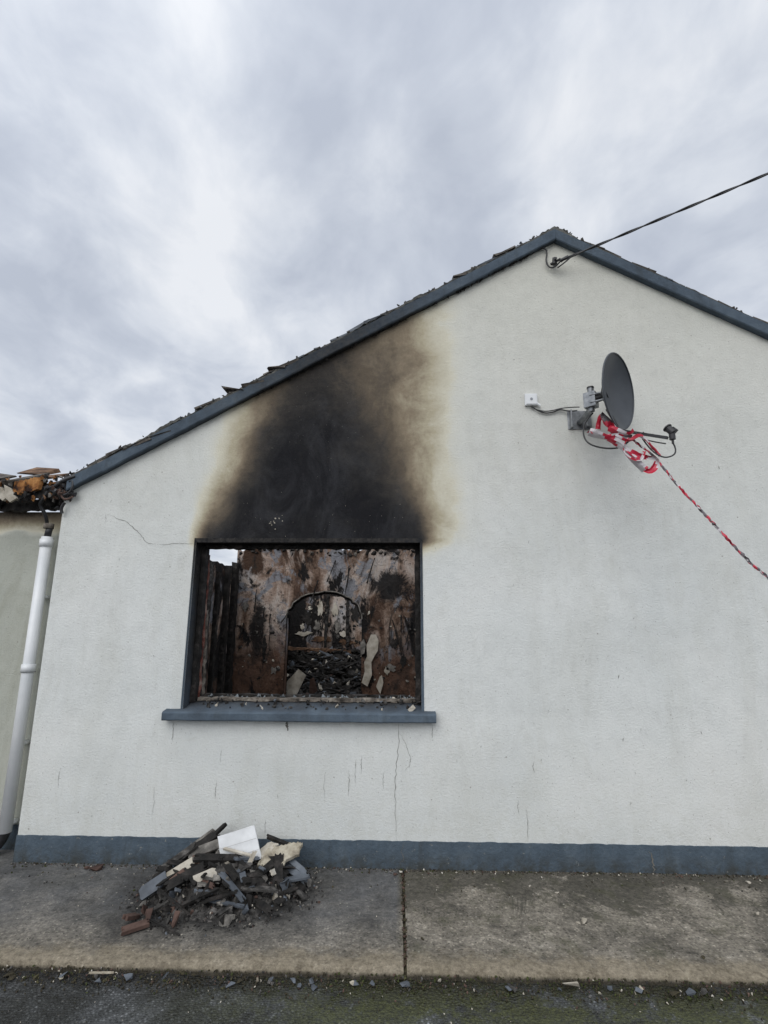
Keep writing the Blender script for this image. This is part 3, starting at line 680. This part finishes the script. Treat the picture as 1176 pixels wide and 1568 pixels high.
# ------------------------------------------------------------------ warning tape
tp=parent_empty('barrier_tape')
def tape(name,pts,w,twist,seed=0,seq=(0,1),seg_=.07,fold=.0):
    P=[Vector(p) for p in pts]; Q=[]
    for i in range(len(P)-1):
        p0=P[max(i-1,0)];p1=P[i];p2=P[i+1];p3=P[min(i+2,len(P)-1)]
        n=max(3,int((p2-p1).length/.010))
        for k in range(n):
            t=k/n; Q.append(.5*((2*p1)+(p2-p0)*t+(2*p0-5*p1+4*p2-p3)*t*t+(3*p1-p0-3*p2+p3)*t**3))
    Q.append(P[-1]); s=0; vs=[];mi=[];fs=[]; N=len(Q)
    for i,q in enumerate(Q):
        d=(Q[min(i+1,N-1)]-Q[max(i-1,0)]).normalized()
        a=d.cross(Vector((0,1,.2))).normalized(); b=d.cross(a)
        if i: s+=(q-Q[i-1]).length
        th=seed+twist*s+1.2*mnoise.noise(Vector((s*4,seed,0)))
        ww=w*(1+.5*mnoise.noise(Vector((s*9,seed,5))))
        dr=a*math.cos(th)+b*math.sin(th); nn=d.cross(dr)
        for c in (-1,-.33,.33,1): vs.append(q+dr*c*ww/2+nn*(fold*w*(1 if abs(c)<.5 else -1)+.006*mnoise.noise(Vector((s*30,c*2,seed)))))
        if i:
            for c in range(3):
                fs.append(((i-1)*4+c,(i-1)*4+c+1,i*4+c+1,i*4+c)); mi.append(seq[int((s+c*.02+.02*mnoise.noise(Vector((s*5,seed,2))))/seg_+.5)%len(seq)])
    return mk(name,vs,fs,[M_red,M_twh,M_tgr],tp,mi,False)
tape('wrap_1',[(1.46,-.42,3.04),(1.48,-.44,3.13),(1.52,-.46,3.07),(1.56,-.48,2.99),(1.50,-.5,2.96),(1.44,-.47,2.98),(1.36,-.5,2.99)],.040,3,0,(0,0,0,1),.10,.18)
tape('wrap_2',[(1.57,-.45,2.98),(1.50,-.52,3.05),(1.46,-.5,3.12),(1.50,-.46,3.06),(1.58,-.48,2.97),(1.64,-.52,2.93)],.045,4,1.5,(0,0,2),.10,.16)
tape('wrap_3',[(1.36,-.5,2.99),(1.44,-.52,2.95),(1.53,-.55,2.89),(1.60,-.55,2.82),(1.65,-.55,2.75),(1.70,-.55,2.69)],.055,1.5,.2,(1,1,0,1),.09,.08)
tape('wrap_4',[(1.52,-.54,2.94),(1.60,-.56,2.90),(1.68,-.57,2.93),(1.74,-.58,2.86),(1.80,-.57,2.78)],.036,6,.8,(0,1,0),.06,.18)
tape('wrap_5',[(1.50,-.50,3.02),(1.54,-.54,2.98),(1.60,-.56,2.95),(1.64,-.56,2.97)],.045,3,.3,(0,0,1),.07,.15)
tape('hanging_end',[(1.58,-.56,2.84),(1.66,-.56,2.79),(1.77,-.56,2.768),(1.77,-.56,2.72),(1.73,-.56,2.68),(1.69,-.55,2.69)],.036,2,2.6,(1,0,0),.08,.12)
tape('loose_loop',[(1.60,-.56,2.92),(1.56,-.56,2.84),(1.60,-.57,2.77),(1.67,-.57,2.76),(1.70,-.57,2.82)],.022,5,1.2,(1,0),.07,.15)
strand=[(1.64,-.52,2.93),(1.74,-.55,2.82),(1.79,-.56,2.75),(1.86,-.65,2.547),(1.94,-.8,2.30),(1.985,-.95,2.09),(2.045,-1.1,1.90),(2.3,-1.7,1.2),(2.55,-2.2,.55),(2.7,-2.5,-.04)]
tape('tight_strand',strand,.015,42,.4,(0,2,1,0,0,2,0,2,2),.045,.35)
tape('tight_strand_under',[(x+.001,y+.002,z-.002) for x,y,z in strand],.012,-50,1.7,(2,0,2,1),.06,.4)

# ------------------------------------------------------------------ overhead service cable
oc=parent_empty('overhead_cable')
def cabp(t,ph=0,r=.0):
    p0=Vector((1.40,-.09,4.70)); d=Vector((1.45,-.51,.375))
    p=p0+d*t; p.z+=-.10*t*(1-t/7)*.35+.0
    return p+Vector((0,-math.cos(ph)*r,math.sin(ph)*r))
for k in range(2):
    pts=[cabp(i*.05,i*1.05+k*math.pi,.0065) for i in range(0,60)]+[cabp(3+i*.35,0,0) for i in range(0,16)]
    tube('core_%d'%(k+1),pts,.0065,M_black,oc)
tube('tail',[(1.40,-.09,4.70),(1.36,-.05,4.66),(1.31,-.03,4.68),(1.29,-.03,4.75),(1.31,-.02,4.82),(1.30,-.03,4.87),(1.24,-.02,4.885),(1.15,-.025,4.845)],.007,M_black,oc)
tube('tail_2',[(1.50,-.13,4.73),(1.44,-.10,4.68),(1.38,-.05,4.66)],.006,M_black,oc)
B=Buf()
cyl(B,(1.36,-.001,4.735),(1.36,-.09,4.725),.010,0,10); cyl(B,(1.36,-.045,4.70),(1.36,-.045,4.76),.022,0,12,.016)
cyl(B,(1.40,-.08,4.705),(1.46,-.10,4.735),.016,0,12,.010); cyl(B,(1.33,-.03,4.71),(1.40,-.085,4.72),.011,0,10)
B.obj('eye_bolt_and_clamp',[M_black],oc)

# ------------------------------------------------------------------ path and ground
def concrete(name):
    t=NT(name); x,y,z=t.xyz()
    n=t.noise(3.1,8,.78,dist=.3)
    c=t.ramp(n,[(.34,(.080,.072,.060)),(.44,(.155,.140,.115)),(.54,(.24,.215,.175)),(.64,(.33,.30,.25)),(.74,(.42,.39,.33))])
    vd=t.vor(60); v=t.vor(60,out='Color')
    ag=t.ramp(v,[(.2,.40),(.5,1.),(.8,1.75)]); c=t.mix(t.ramp(vd,[(.28,.95),(.5,0)]),c,t.mix(1,c,ag,'MULTIPLY'))
    fn=t.noise(30,7,.88)
    c=t.mix(1,c,t.ramp(fn,[(.33,.30),(.5,1),(.67,1.65)]),'MULTIPLY')
    near=t.math('ADD',t.math('MULTIPLY',y,.30),.62)
    dn=t.noise(2.1,8,.78,dist=.7)
    d=t.math('ADD',dn,t.math('SUBTRACT',near,.5))
    c=t.mix(t.ramp(d,[(.48,0),(.55,.78)]),c,t.ramp(fn,[(.35,(.026,.024,.019)),(.65,(.110,.102,.080))]))
    lf=t.math('MULTIPLY',t.math('SUBTRACT',.02,x),30,True); lf2=t.math('MULTIPLY',lf,t.ramp(t.noise(1.4,6,.65),[(.30,.35),(.6,.85)]))
    fr=t.math('MULTIPLY',t.math('ADD',y,1.0),2.5,True)
    c=t.mix(t.math('MULTIPLY',lf2,fr),c,t.mix(1,t.ramp(n,[(.34,(.080,.082,.085)),(.5,(.13,.132,.135)),(.68,(.20,.20,.20))]),t.ramp(fn,[(.32,.5),(.68,1.5)]),'MULTIPLY'))
    pd=t.math('ADD',t.dist2(-1.15,-.40,'xy',.80,.60),t.math('MULTIPLY',t.math('SUBTRACT',dn,.5),1.5))
    c=t.mix(t.ramp(pd,[(.55,.88),(1.1,0)]),c,(.028,.027,.026))
    gn=t.ramp(t.noise(4.2,7,.75),[(.52,0),(.64,.45)])
    c=t.mix(t.math('MULTIPLY',gn,t.math('SUBTRACT',1,lf)),c,(.080,.080,.042))
    sp=t.ramp(t.vor(26),[(.10,1),(.16,0)]); ss=t.ramp(t.vor(26,out='Color'),[(.68,0),(.70,1)])
    c=t.mix(t.math('MULTIPLY',t.math('MULTIPLY',sp,ss),.6),c,(.50,.47,.40))
    ed=t.ramp(t.math('ADD',t.math('MULTIPLY',y,-1),t.math('MULTIPLY',t.math('SUBTRACT',t.noise(6,7,.78),.5),.42)),[(.90,0),(1.04,.65)])
    c=t.mix(ed,c,t.ramp(fn,[(.35,(.15,.12,.08)),(.62,(.40,.34,.24))]))
    fc=t.math('MULTIPLY',t.math('SUBTRACT',-.018,z),60,True)
    c=t.mix(t.math('MULTIPLY',fc,.85),c,(.045,.04,.03))
    t.col(c); t.rough(t.ramp(dn,[(.4,.92),(.65,.66)])); t.b.inputs['Specular IOR Level'].default_value=.3
    t.bump(t.math('ADD',t.math('MULTIPLY',vd,.3),fn),.013,.95)
    return t.m
M_conc=concrete('weathered_concrete')
path=parent_empty('concrete_path')
def slab(name,x0,x1):
    nx=int((x1-x0)/.03); ny=26; vs=[];fs=[]
    ya,yb=-1.06,-.008
    for i in range(nx+1):
        x=x0+(x1-x0)*i/nx
        fe=.008*mnoise.noise(Vector((x*3,0,0)))+.012*mnoise.noise(Vector((x*22,3,0)))+.008*mnoise.noise(Vector((x*60,3,0)))
        yb_=.195 if x<XL-.01 else yb
        for j in range(ny+1):
            y=ya+fe*(1-j/ny)+(yb_-ya)*j/ny
            z=.004*mnoise.noise(Vector((x*1.5,y*1.5,7)))+.0022*mnoise.noise(Vector((x*12,y*12,7)))
            if i in (0,nx): z-=.004+random.uniform(0,.005)
            if j==0: z-=.010+.007*mnoise.noise(Vector((x*25,1,1)))
            vs.append((x,y,z))
        vs.append((x,ya+fe-.006,-.035)); vs.append((x,ya+fe-.008,-.12))
    m=ny+3
    for i in range(nx):
        for j in range(ny): fs.append((i*m+j,(i+1)*m+j,(i+1)*m+j+1,i*m+j+1))
        fs.append((i*m+ny+1,(i+1)*m+ny+1,(i+1)*m,i*m)); fs.append((i*m+ny+2,(i+1)*m+ny+2,(i+1)*m+ny+1,i*m+ny+1))
    mk(name,vs,fs,M_conc,path,smooth=True)
    B=Buf()
    for x in (x0,x1):
        B.add([(x,ya,-.1),(x,yb,-.1),(x,yb,-.003),(x,ya,-.012)],[(0,1,2,3)])
    B.obj(name+'_ends',[M_crack],path)
slab('slab_1',-9,-4.5); slab('slab_2',-4.488,.028); slab('slab_3',.044,4.5); slab('slab_4',4.512,9)
M_moss=simple('joint_soil',[(.3,(.02,.018,.012)),(.55,(.055,.047,.03)),(.75,(.09,.085,.04))],20,1,.01)
M_green=simple('moss',[(.3,(.022,.026,.010)),(.55,(.05,.06,.020)),(.75,(.09,.10,.035))],20,1,.01)
B=Buf(); B.box((-9,-1.05,-.1),(9,.18,-.022)); B.obj('joint_fill',[M_moss],path)
B=Buf()
for _ in range(160):
    y=random.uniform(-1.04,-.02); s=random.uniform(.003,.009); piece(B,(.036+random.uniform(-.012,.012),y,-.006),(s,s*1.5,s),random.choice([0,0,1]))
B.obj('joint_crumbs',[M_moss,M_brown],path)

def asphalt():
    t=NT('wet_asphalt'); x,y,z=t.xyz()
    n=t.noise(2.4,8,.78,dist=.7); c=t.ramp(n,[(.38,(.014,.015,.014)),(.46,(.032,.034,.033)),(.55,(.066,.070,.072)),(.66,(.13,.135,.14))])
    v=t.vor(75,out='Color'); vd=t.vor(75)
    c=t.mix(t.ramp(vd,[(.3,.95),(.6,.0)]),c,t.mix(1,c,t.ramp(v,[(.15,.3),(.5,1.0),(.8,2.6),(.95,4.2)]),'MULTIPLY'))
    v2=t.vor(34); s2=t.ramp(t.vor(34,out='Color'),[(.72,0),(.74,1)])
    c=t.mix(t.math('MULTIPLY',t.math('MULTIPLY',t.ramp(v2,[(.16,1),(.24,0)]),s2),.6),c,(.22,.215,.20))
    nn=t.noise(5,8,.80)
    m=t.math('MULTIPLY',t.math('ADD',y,1.62),2.8,True); m=t.math('MULTIPLY',m,t.math('MULTIPLY',t.math('ADD',x,1.3),.9,True))
    mm=t.math('MULTIPLY',m,t.ramp(nn,[(.40,0),(.50,.95)]))
    c=t.mix(mm,c,t.ramp(t.noise(60,4,.8),[(.35,(.014,.017,.008)),(.65,(.090,.098,.028))]))
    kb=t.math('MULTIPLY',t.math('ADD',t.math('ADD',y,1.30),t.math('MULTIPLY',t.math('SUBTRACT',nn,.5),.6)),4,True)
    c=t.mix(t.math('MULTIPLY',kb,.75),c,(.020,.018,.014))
    lt=t.math('MULTIPLY',t.math('SUBTRACT',-.3,x),.8,True)
    c=t.mix(t.math('MULTIPLY',lt,.6),c,t.mix(1,c,(.45,.44,.42),'MULTIPLY'))
    t.col(c); t.rough(t.ramp(n,[(.42,.30),(.6,.8)])); t.b.inputs['Specular IOR Level'].default_value=.4
    t.bump(t.math('ADD',vd,t.math('MULTIPLY',nn,1.5)),.010,1.)
    return t.m
M_asph=asphalt()
GZ=-.045
mk('asphalt_ground',[(-500,-500,GZ),(500,-500,GZ),(500,500,GZ),(-500,500,GZ)],[(0,1,2,3)],M_asph)

B=Buf()
for _ in range(2800):
    x=random.uniform(-2.6,2.6); y=-1.07-abs(random.gauss(0,.06)); s=random.uniform(.002,.008)
    piece(B,(x,y,GZ+.004+s*.3+max(0,.018*(1+(y+1.07)/.05))),(s*1.4,s,s*.7),random.choices([0,1,2,3,6],[9,2.0,1,.35,4 if x>-.3 else .8])[0])
for _ in range(34):
    x=random.uniform(-2.4,1.6); s=random.uniform(.010,.030)
    piece(B,(x,-1.10-random.random()*.05,GZ+.012),(s,s*.7,.004),random.choice([4,4,0,1,5]),rot=(random.uniform(-.3,.3),random.uniform(-.3,.3),random.random()*6),flat=True)
for (x,s) in ((-1.63,.04),(-1.30,.03),(-1.12,.025),(-.42,.028),(-.5,.022)): piece(B,(x,-1.12,GZ+.02),(s,s*.7,.006),4,rot=(.15,.1,random.random()*6),flat=True)
stick(B,(-1.45,-1.10,GZ+.02),.12,.012,.006,5,(0,0,.05)); piece(B,(.82,-1.11,GZ+.025),(.045,.016,.010),3,rot=(0,0,.05),flat=True); piece(B,(.20,-1.10,GZ+.02),(.014,.012,.008),3)
for _ in range(700):
    x=random.uniform(-2.5,2.5); y=random.uniform(-1.9,-1.1); s=random.uniform(.002,.005)
    piece(B,(x,y,GZ+s*.4),(s*1.3,s,s*.7),random.choice([1,3,1,0,0]))
B.obj('kerb_litter',[M_moss,M_ash,M_brown,M_pale,M_slate,M_beige,M_green])

B=Buf()
for _ in range(1500):
    x=random.uniform(-2.7,3.2); y=-.012-abs(random.gauss(0,.028 if random.random()<.8 else .15)); s=random.uniform(.002,.008)
    piece(B,(x,y,s*.3),(s*1.4,s,s*.7),random.choices([0,1,2,3,4],[7,4,1,1.6,1.5])[0])
for _ in range(420):
    x=random.uniform(-2.4,2.7); y=random.uniform(-1.0,-.03); s=random.uniform(.0012,.004)
    piece(B,(x,y,s*.3),(s*1.4,s,s*.7),random.choice([0,1,3]))
for (x,y,s,mi) in ((-2.05,-.10,.05,2),(-2.12,-.08,.03,2),(1.06,-.62,.028,3),(1.02,-.64,.015,3),(1.0,-.3,.018,3),(.13,-.82,.015,0),(-.02,-.10,.022,2),(.02,-.06,.016,3),(1.55,-.93,.018,0),(2.3,-.12,.02,3),(2.1,-.5,.02,3),(.85,-.22,.012,3),(.4,-.05,.014,3),(1.9,-.05,.016,2)):
    piece(B,(x,y,s*.25),(s*1.4,s*.8,s*.4),mi,rot=(0,0,random.random()*3))
B.obj('path_litter',[M_moss,M_ash,M_brown,M_pale,M_green])

# ------------------------------------------------------------------ debris pile
db=parent_empty('debris_pile')
def ph_(x,y):
    a=(x+1.08)/.50; b=(y+.30)/.42; d=a*a+b*b
    return max(0,.135*(1-d))*(1+.5*mnoise.noise(Vector((x*6,y*6,0))))
B=Buf(); n=110; vs=[];fs=[]
for i in range(n+1):
    for j in range(n+1):
        x=-1.66+1.18*i/n; y=-.85+.83*j/n; h=ph_(x,y); vs.append((x,y,-.008+h*.85+((.030*mnoise.noise(Vector((x*18,y*18,0)))+.018*mnoise.noise(Vector((x*45,y*45,0)))) if h>.004 else 0)))
for i in range(n):
    for j in range(n): fs.append((i*(n+1)+j,(i+1)*(n+1)+j,(i+1)*(n+1)+j+1,i*(n+1)+j+1))
B.add(vs,fs,0); B.obj('char_mound',[M_ash],db)
B=Buf()
def rnd(k=1.12):
    r=math.sqrt(random.random())*k*random.uniform(.8,1.1); a=random.random()*6.283; return -1.08+.48*r*math.cos(a),min(-.03,-.33+.40*r*math.sin(a))
mats=lambda w:random.choices([0,1,2,3,4,5],w)[0]
for _ in range(1700):
    x,y=rnd(1.25); s=random.uniform(.0025,.010); piece(B,(x,y,ph_(x,y)+s*.4),(s*1.5,s,s*.6),mats([11,7,1.5,2,1.6,3.5]))
for _ in range(200):
    x,y=rnd(1.05); s=random.uniform(.012,.032); piece(B,(x,y,ph_(x,y)+s*.45),(s*1.4,s,s*.7),mats([9,7,1.2,2,.9,3.5]),flat=random.random()<.2)
for _ in range(24):
    x,y=rnd(.95); s=random.uniform(.035,.065); piece(B,(x,y,ph_(x,y)+.012),(s*1.3,s,s*.5),mats([6,6,.5,1,.3,2.5]),rot=(random.uniform(-.4,.4),random.uniform(-.4,.4),random.random()*6))
for _ in range(64):
    x,y=rnd(.95); L_=random.uniform(.07,.26); plank(B,(x,y,ph_(x,y)+.04),L_,random.uniform(.015,.06),random.uniform(.006,.018),mats([11,3,3,1,.8,2]),(random.uniform(-.6,.9),random.uniform(-.55,.55),random.uniform(-1.4,1.4)))
for _ in range(26):
    x,y=rnd(1.0); s=random.uniform(.025,.055); piece(B,(x,y,ph_(x,y)+.03),(s,s*.6,.005),mats([3,1,5,.6,.4,1.]),rot=(random.uniform(-.2,.8),random.uniform(-.5,.5),random.random()*6),flat=True)
plank(B,(-1.50,-.46,.07),.17,.075,.014,2,(.7,-.45,.5)); plank(B,(-1.37,-.38,.13),.17,.055,.014,4,(.7,-.4,.5))
for p,s in (((-1.41,-.70,.03),.048),((-1.24,-.74,.03),.048),((-1.31,-.62,.03),.038),((-1.47,-.62,.03),.040),((-1.18,-.66,.03),.032)): piece(B,p,(s*1.15,s*.9,s*.6),3)
piece(B,(-1.08,-.42,.15),(.19,.10,.025),1,rot=(.15,-.1,.1)); piece(B,(-.86,-.42,.12),(.10,.06,.02),5,rot=(.3,.2,.4))
piece(B,(-.74,-.50,.035),(.035,.028,.022),4); piece(B,(-.67,-.46,.03),(.03,.025,.02),4); plank(B,(-.77,-.36,.12),.13,.035,.010,4,(.8,.2,1.3)); plank(B,(-.69,-.40,.06),.11,.045,.010,2,(.8,.2,1.1))
plank(B,(-1.22,-.20,.20),.34,.065,.018,5,(.6,-.25,.35)); plank(B,(-1.34,-.17,.18),.30,.05,.03,0,(.5,-.45,.5)); plank(B,(-.68,-.24,.12),.26,.035,.012,2,(.5,.35,-.5))
plank(B,(-.66,-.28,.08),.22,.045,.014,2,(.5,.2,-.6)); plank(B,(-1.03,-.30,.20),.22,.018,.012,4,(.3,.15,-.15)); stick(B,(-1.30,-.78,.02),.30,.012,.008,0,(0,.05,-.5))
plank(B,(-1.30,-.48,.13),.26,.06,.02,0,(.5,-.25,.7)); plank(B,(-1.0,-.62,.06),.24,.022,.01,2,(.2,.05,-.2)); plank(B,(-1.42,-.28,.16),.24,.045,.02,1,(.4,-.45,.6)); plank(B,(-.98,-.50,.11),.26,.07,.016,0,(.5,.1,-.3)); plank(B,(-1.15,-.34,.18),.3,.05,.02,0,(.4,.05,.15))
plank(B,(-1.27,-.12,.22),.24,.03,.02,0,(.3,-.7,.3)); stick(B,(-1.36,-.10,.19),.22,.03,.02,5,(.3,-.6,.2)); plank(B,(-.80,-.12,.20),.20,.03,.016,0,(.3,.4,.2))
plank(B,(-1.44,-.80,.02),.15,.05,.018,3,(.1,0,.7)); plank(B,(-1.14,-.54,.12),.15,.03,.018,3,(.6,0,-.6)); plank(B,(-1.5,-.72,.03),.10,.04,.02,3,(.1,.3,1.2))
B.obj('broken_pieces',[M_char,M_ash,M_slate,M_brown,M_pale,M_ashl],db)
def board(name,c,th,mat,rag=.003):
    c=[Vector(p) for p in c]; nn=(c[1]-c[0]).cross(c[2]-c[1]).normalized()*th
    o=[]
    for i in range(len(c)):
        a,b=c[i],c[(i+1)%len(c)]
        for k in range(7): o.append(a.lerp(b,k/7)+(Vector([random.uniform(-rag,rag) for _ in range(3)]) if k else Vector()))
    n=len(o); ob=mk(name,[p for p in o]+[p+nn for p in o],[tuple(range(n)),tuple(range(n,2*n))[::-1]]+[(i,n+i,n+(i+1)%n,(i+1)%n) for i in range(n)],mat,db); recalc(ob)
    return ob
board('white_panel',[(-1.19,-.25,.272),(-.955,-.23,.335),(-.885,-.27,.155),(-1.13,-.29,.090)],.014,M_white,.0015)
B=Buf(); 
M_line=simple('panel_joint',[(.3,(.42,.42,.41)),(.7,(.55,.55,.54))],9,.8,0)
for t0 in (.36,.70):
    a=Vector((-1.19,-.268,.272)).lerp(Vector((-1.13,-.308,.090)),t0); b=Vector((-.955,-.248,.335)).lerp(Vector((-.885,-.288,.155)),t0)
    B.add([a+Vector((0,0,.0015)),b+Vector((0,0,.0015)),b-Vector((0,0,.0015)),a-Vector((0,0,.0015))],[(0,1,2,3)])
B.obj('panel_joints',[M_line],db)
board('beige_panel',[(-.90,-.32,.140),(-.86,-.20,.190),(-.78,-.17,.200),(-.70,-.15,.210),(-.64,-.15,.210),(-.645,-.24,.175),(-.70,-.27,.160),(-.76,-.34,.130),(-.84,-.33,.135)],.018,M_beige,.008)
board('beige_panel_2',[(-.95,-.24,.17),(-.86,-.14,.205),(-.80,-.16,.20),(-.88,-.28,.16)],.016,M_pale,.006)

# ------------------------------------------------------------------ light & sky
EL,AZ=math.radians(42),math.radians(200)
sd_dir=Vector((math.sin(AZ)*math.cos(EL),math.cos(AZ)*math.cos(EL),math.sin(EL)))
L=bpy.data.lights.new('overcast_sun','SUN'); L.energy=1.35; L.angle=math.radians(50); L.color=(1,.975,.94)
lo=bpy.data.objects.new('overcast_sun',L); S.collection.objects.link(lo); lo.rotation_euler=sd_dir.to_track_quat('Z','Y').to_euler()
w=bpy.data.worlds.new('World'); S.world=w; w.use_nodes=True; t=w.node_tree; n=t.nodes; l=t.links
bg=n['Background']; bg.inputs[1].default_value=.1
sky=n.new('ShaderNodeTexSky'); sky.sky_type='NISHITA'; sky.sun_disc=False; sky.sun_elevation=EL; sky.sun_rotation=AZ
tc=n.new('ShaderNodeTexCoord'); sep=n.new('ShaderNodeSeparateXYZ'); l.new(tc.outputs['Generated'],sep.inputs[0])
def wm(op,a,b=0,clamp=False):
    m=n.new('ShaderNodeMath'); m.operation=op; m.use_clamp=clamp
    for i,v in enumerate((a,b)):
        if isinstance(v,bpy.types.NodeSocket): l.new(v,m.inputs[i])
        else: m.inputs[i].default_value=v
    return m.outputs[0]
zc=wm('ADD',wm('MAXIMUM',sep.outputs[2],0),.22)
cx=wm('DIVIDE',sep.outputs[0],zc); cy=wm('DIVIDE',sep.outputs[1],zc)
cmb=n.new('ShaderNodeCombineXYZ'); l.new(cx,cmb.inputs[0]); l.new(cy,cmb.inputs[1])
def wnoise(sc,det,ro,dist,rot=.5,scl=(1,1,1),off=(0,0,0)):
    mp=n.new('ShaderNodeMapping'); mp.inputs['Rotation'].default_value=(0,0,rot); mp.inputs['Scale'].default_value=scl; mp.inputs['Location'].default_value=off; l.new(cmb.outputs[0],mp.inputs[0])
    q=n.new('ShaderNodeTexNoise'); q.inputs['Scale'].default_value=sc; q.inputs['Detail'].default_value=det; q.inputs['Roughness'].default_value=ro; q.inputs['Distortion'].default_value=dist
    l.new(mp.outputs[0],q.inputs['Vector']); return q.outputs[0]
n1=wnoise(1.7,6,.52,.35,.5,(1,.7,1),(3.4,1.3,0)); n2=wnoise(5.0,6,.55,.35,.9,(1,.8,1))
cl=wm('ADD',wm('MULTIPLY',n1,.62),wm('MULTIPLY',n2,.38))
cr=n.new('ShaderNodeValToRGB'); E=cr.color_ramp; E.elements.new(.5); E.elements.new(.5)
for e,(p,c) in zip(E.elements,[(.39,(.50,.545,.635)),(.46,(.585,.63,.715)),(.525,(.70,.74,.81)),(.60,(.84,.865,.91))]): e.position=p; e.color=(*c,1)
l.new(cl,cr.inputs[0])
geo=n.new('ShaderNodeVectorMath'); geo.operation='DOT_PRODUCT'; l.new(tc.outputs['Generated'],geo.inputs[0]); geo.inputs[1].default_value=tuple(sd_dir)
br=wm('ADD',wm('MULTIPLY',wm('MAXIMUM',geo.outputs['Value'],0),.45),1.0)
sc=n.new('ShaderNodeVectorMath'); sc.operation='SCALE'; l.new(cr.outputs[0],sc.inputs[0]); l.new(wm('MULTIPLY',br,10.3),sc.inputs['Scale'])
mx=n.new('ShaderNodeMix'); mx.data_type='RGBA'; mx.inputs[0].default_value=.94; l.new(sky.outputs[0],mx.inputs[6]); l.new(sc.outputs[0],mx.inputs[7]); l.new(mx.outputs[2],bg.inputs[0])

# ------------------------------------------------------------------ camera (hand-held phone, 1.65 m)
th,ps,ro=.212242938,.0269051675,.0050969387
fw=Vector((-math.sin(ps)*math.cos(th),math.cos(ps)*math.cos(th),math.sin(th))); rt=Vector((math.cos(ps),math.sin(ps),0)); up=rt.cross(fw)
r_=rt*math.cos(ro)+up*math.sin(ro); u_=-rt*math.sin(ro)+up*math.cos(ro)
cd=bpy.data.cameras.new('camera'); co=bpy.data.objects.new('camera',cd); S.collection.objects.link(co)
cd.sensor_fit='VERTICAL'; cd.sensor_height=36; cd.lens=36*794.203/1568; cd.clip_end=2000; cd.clip_start=.05
mw=Matrix.Identity(4)
for i,a in enumerate((r_,u_,-fw)):
    for k in range(3): mw[k][i]=a[k]
mw.translation=Vector((0,-4.018,1.65)); co.matrix_world=mw
S.camera=co
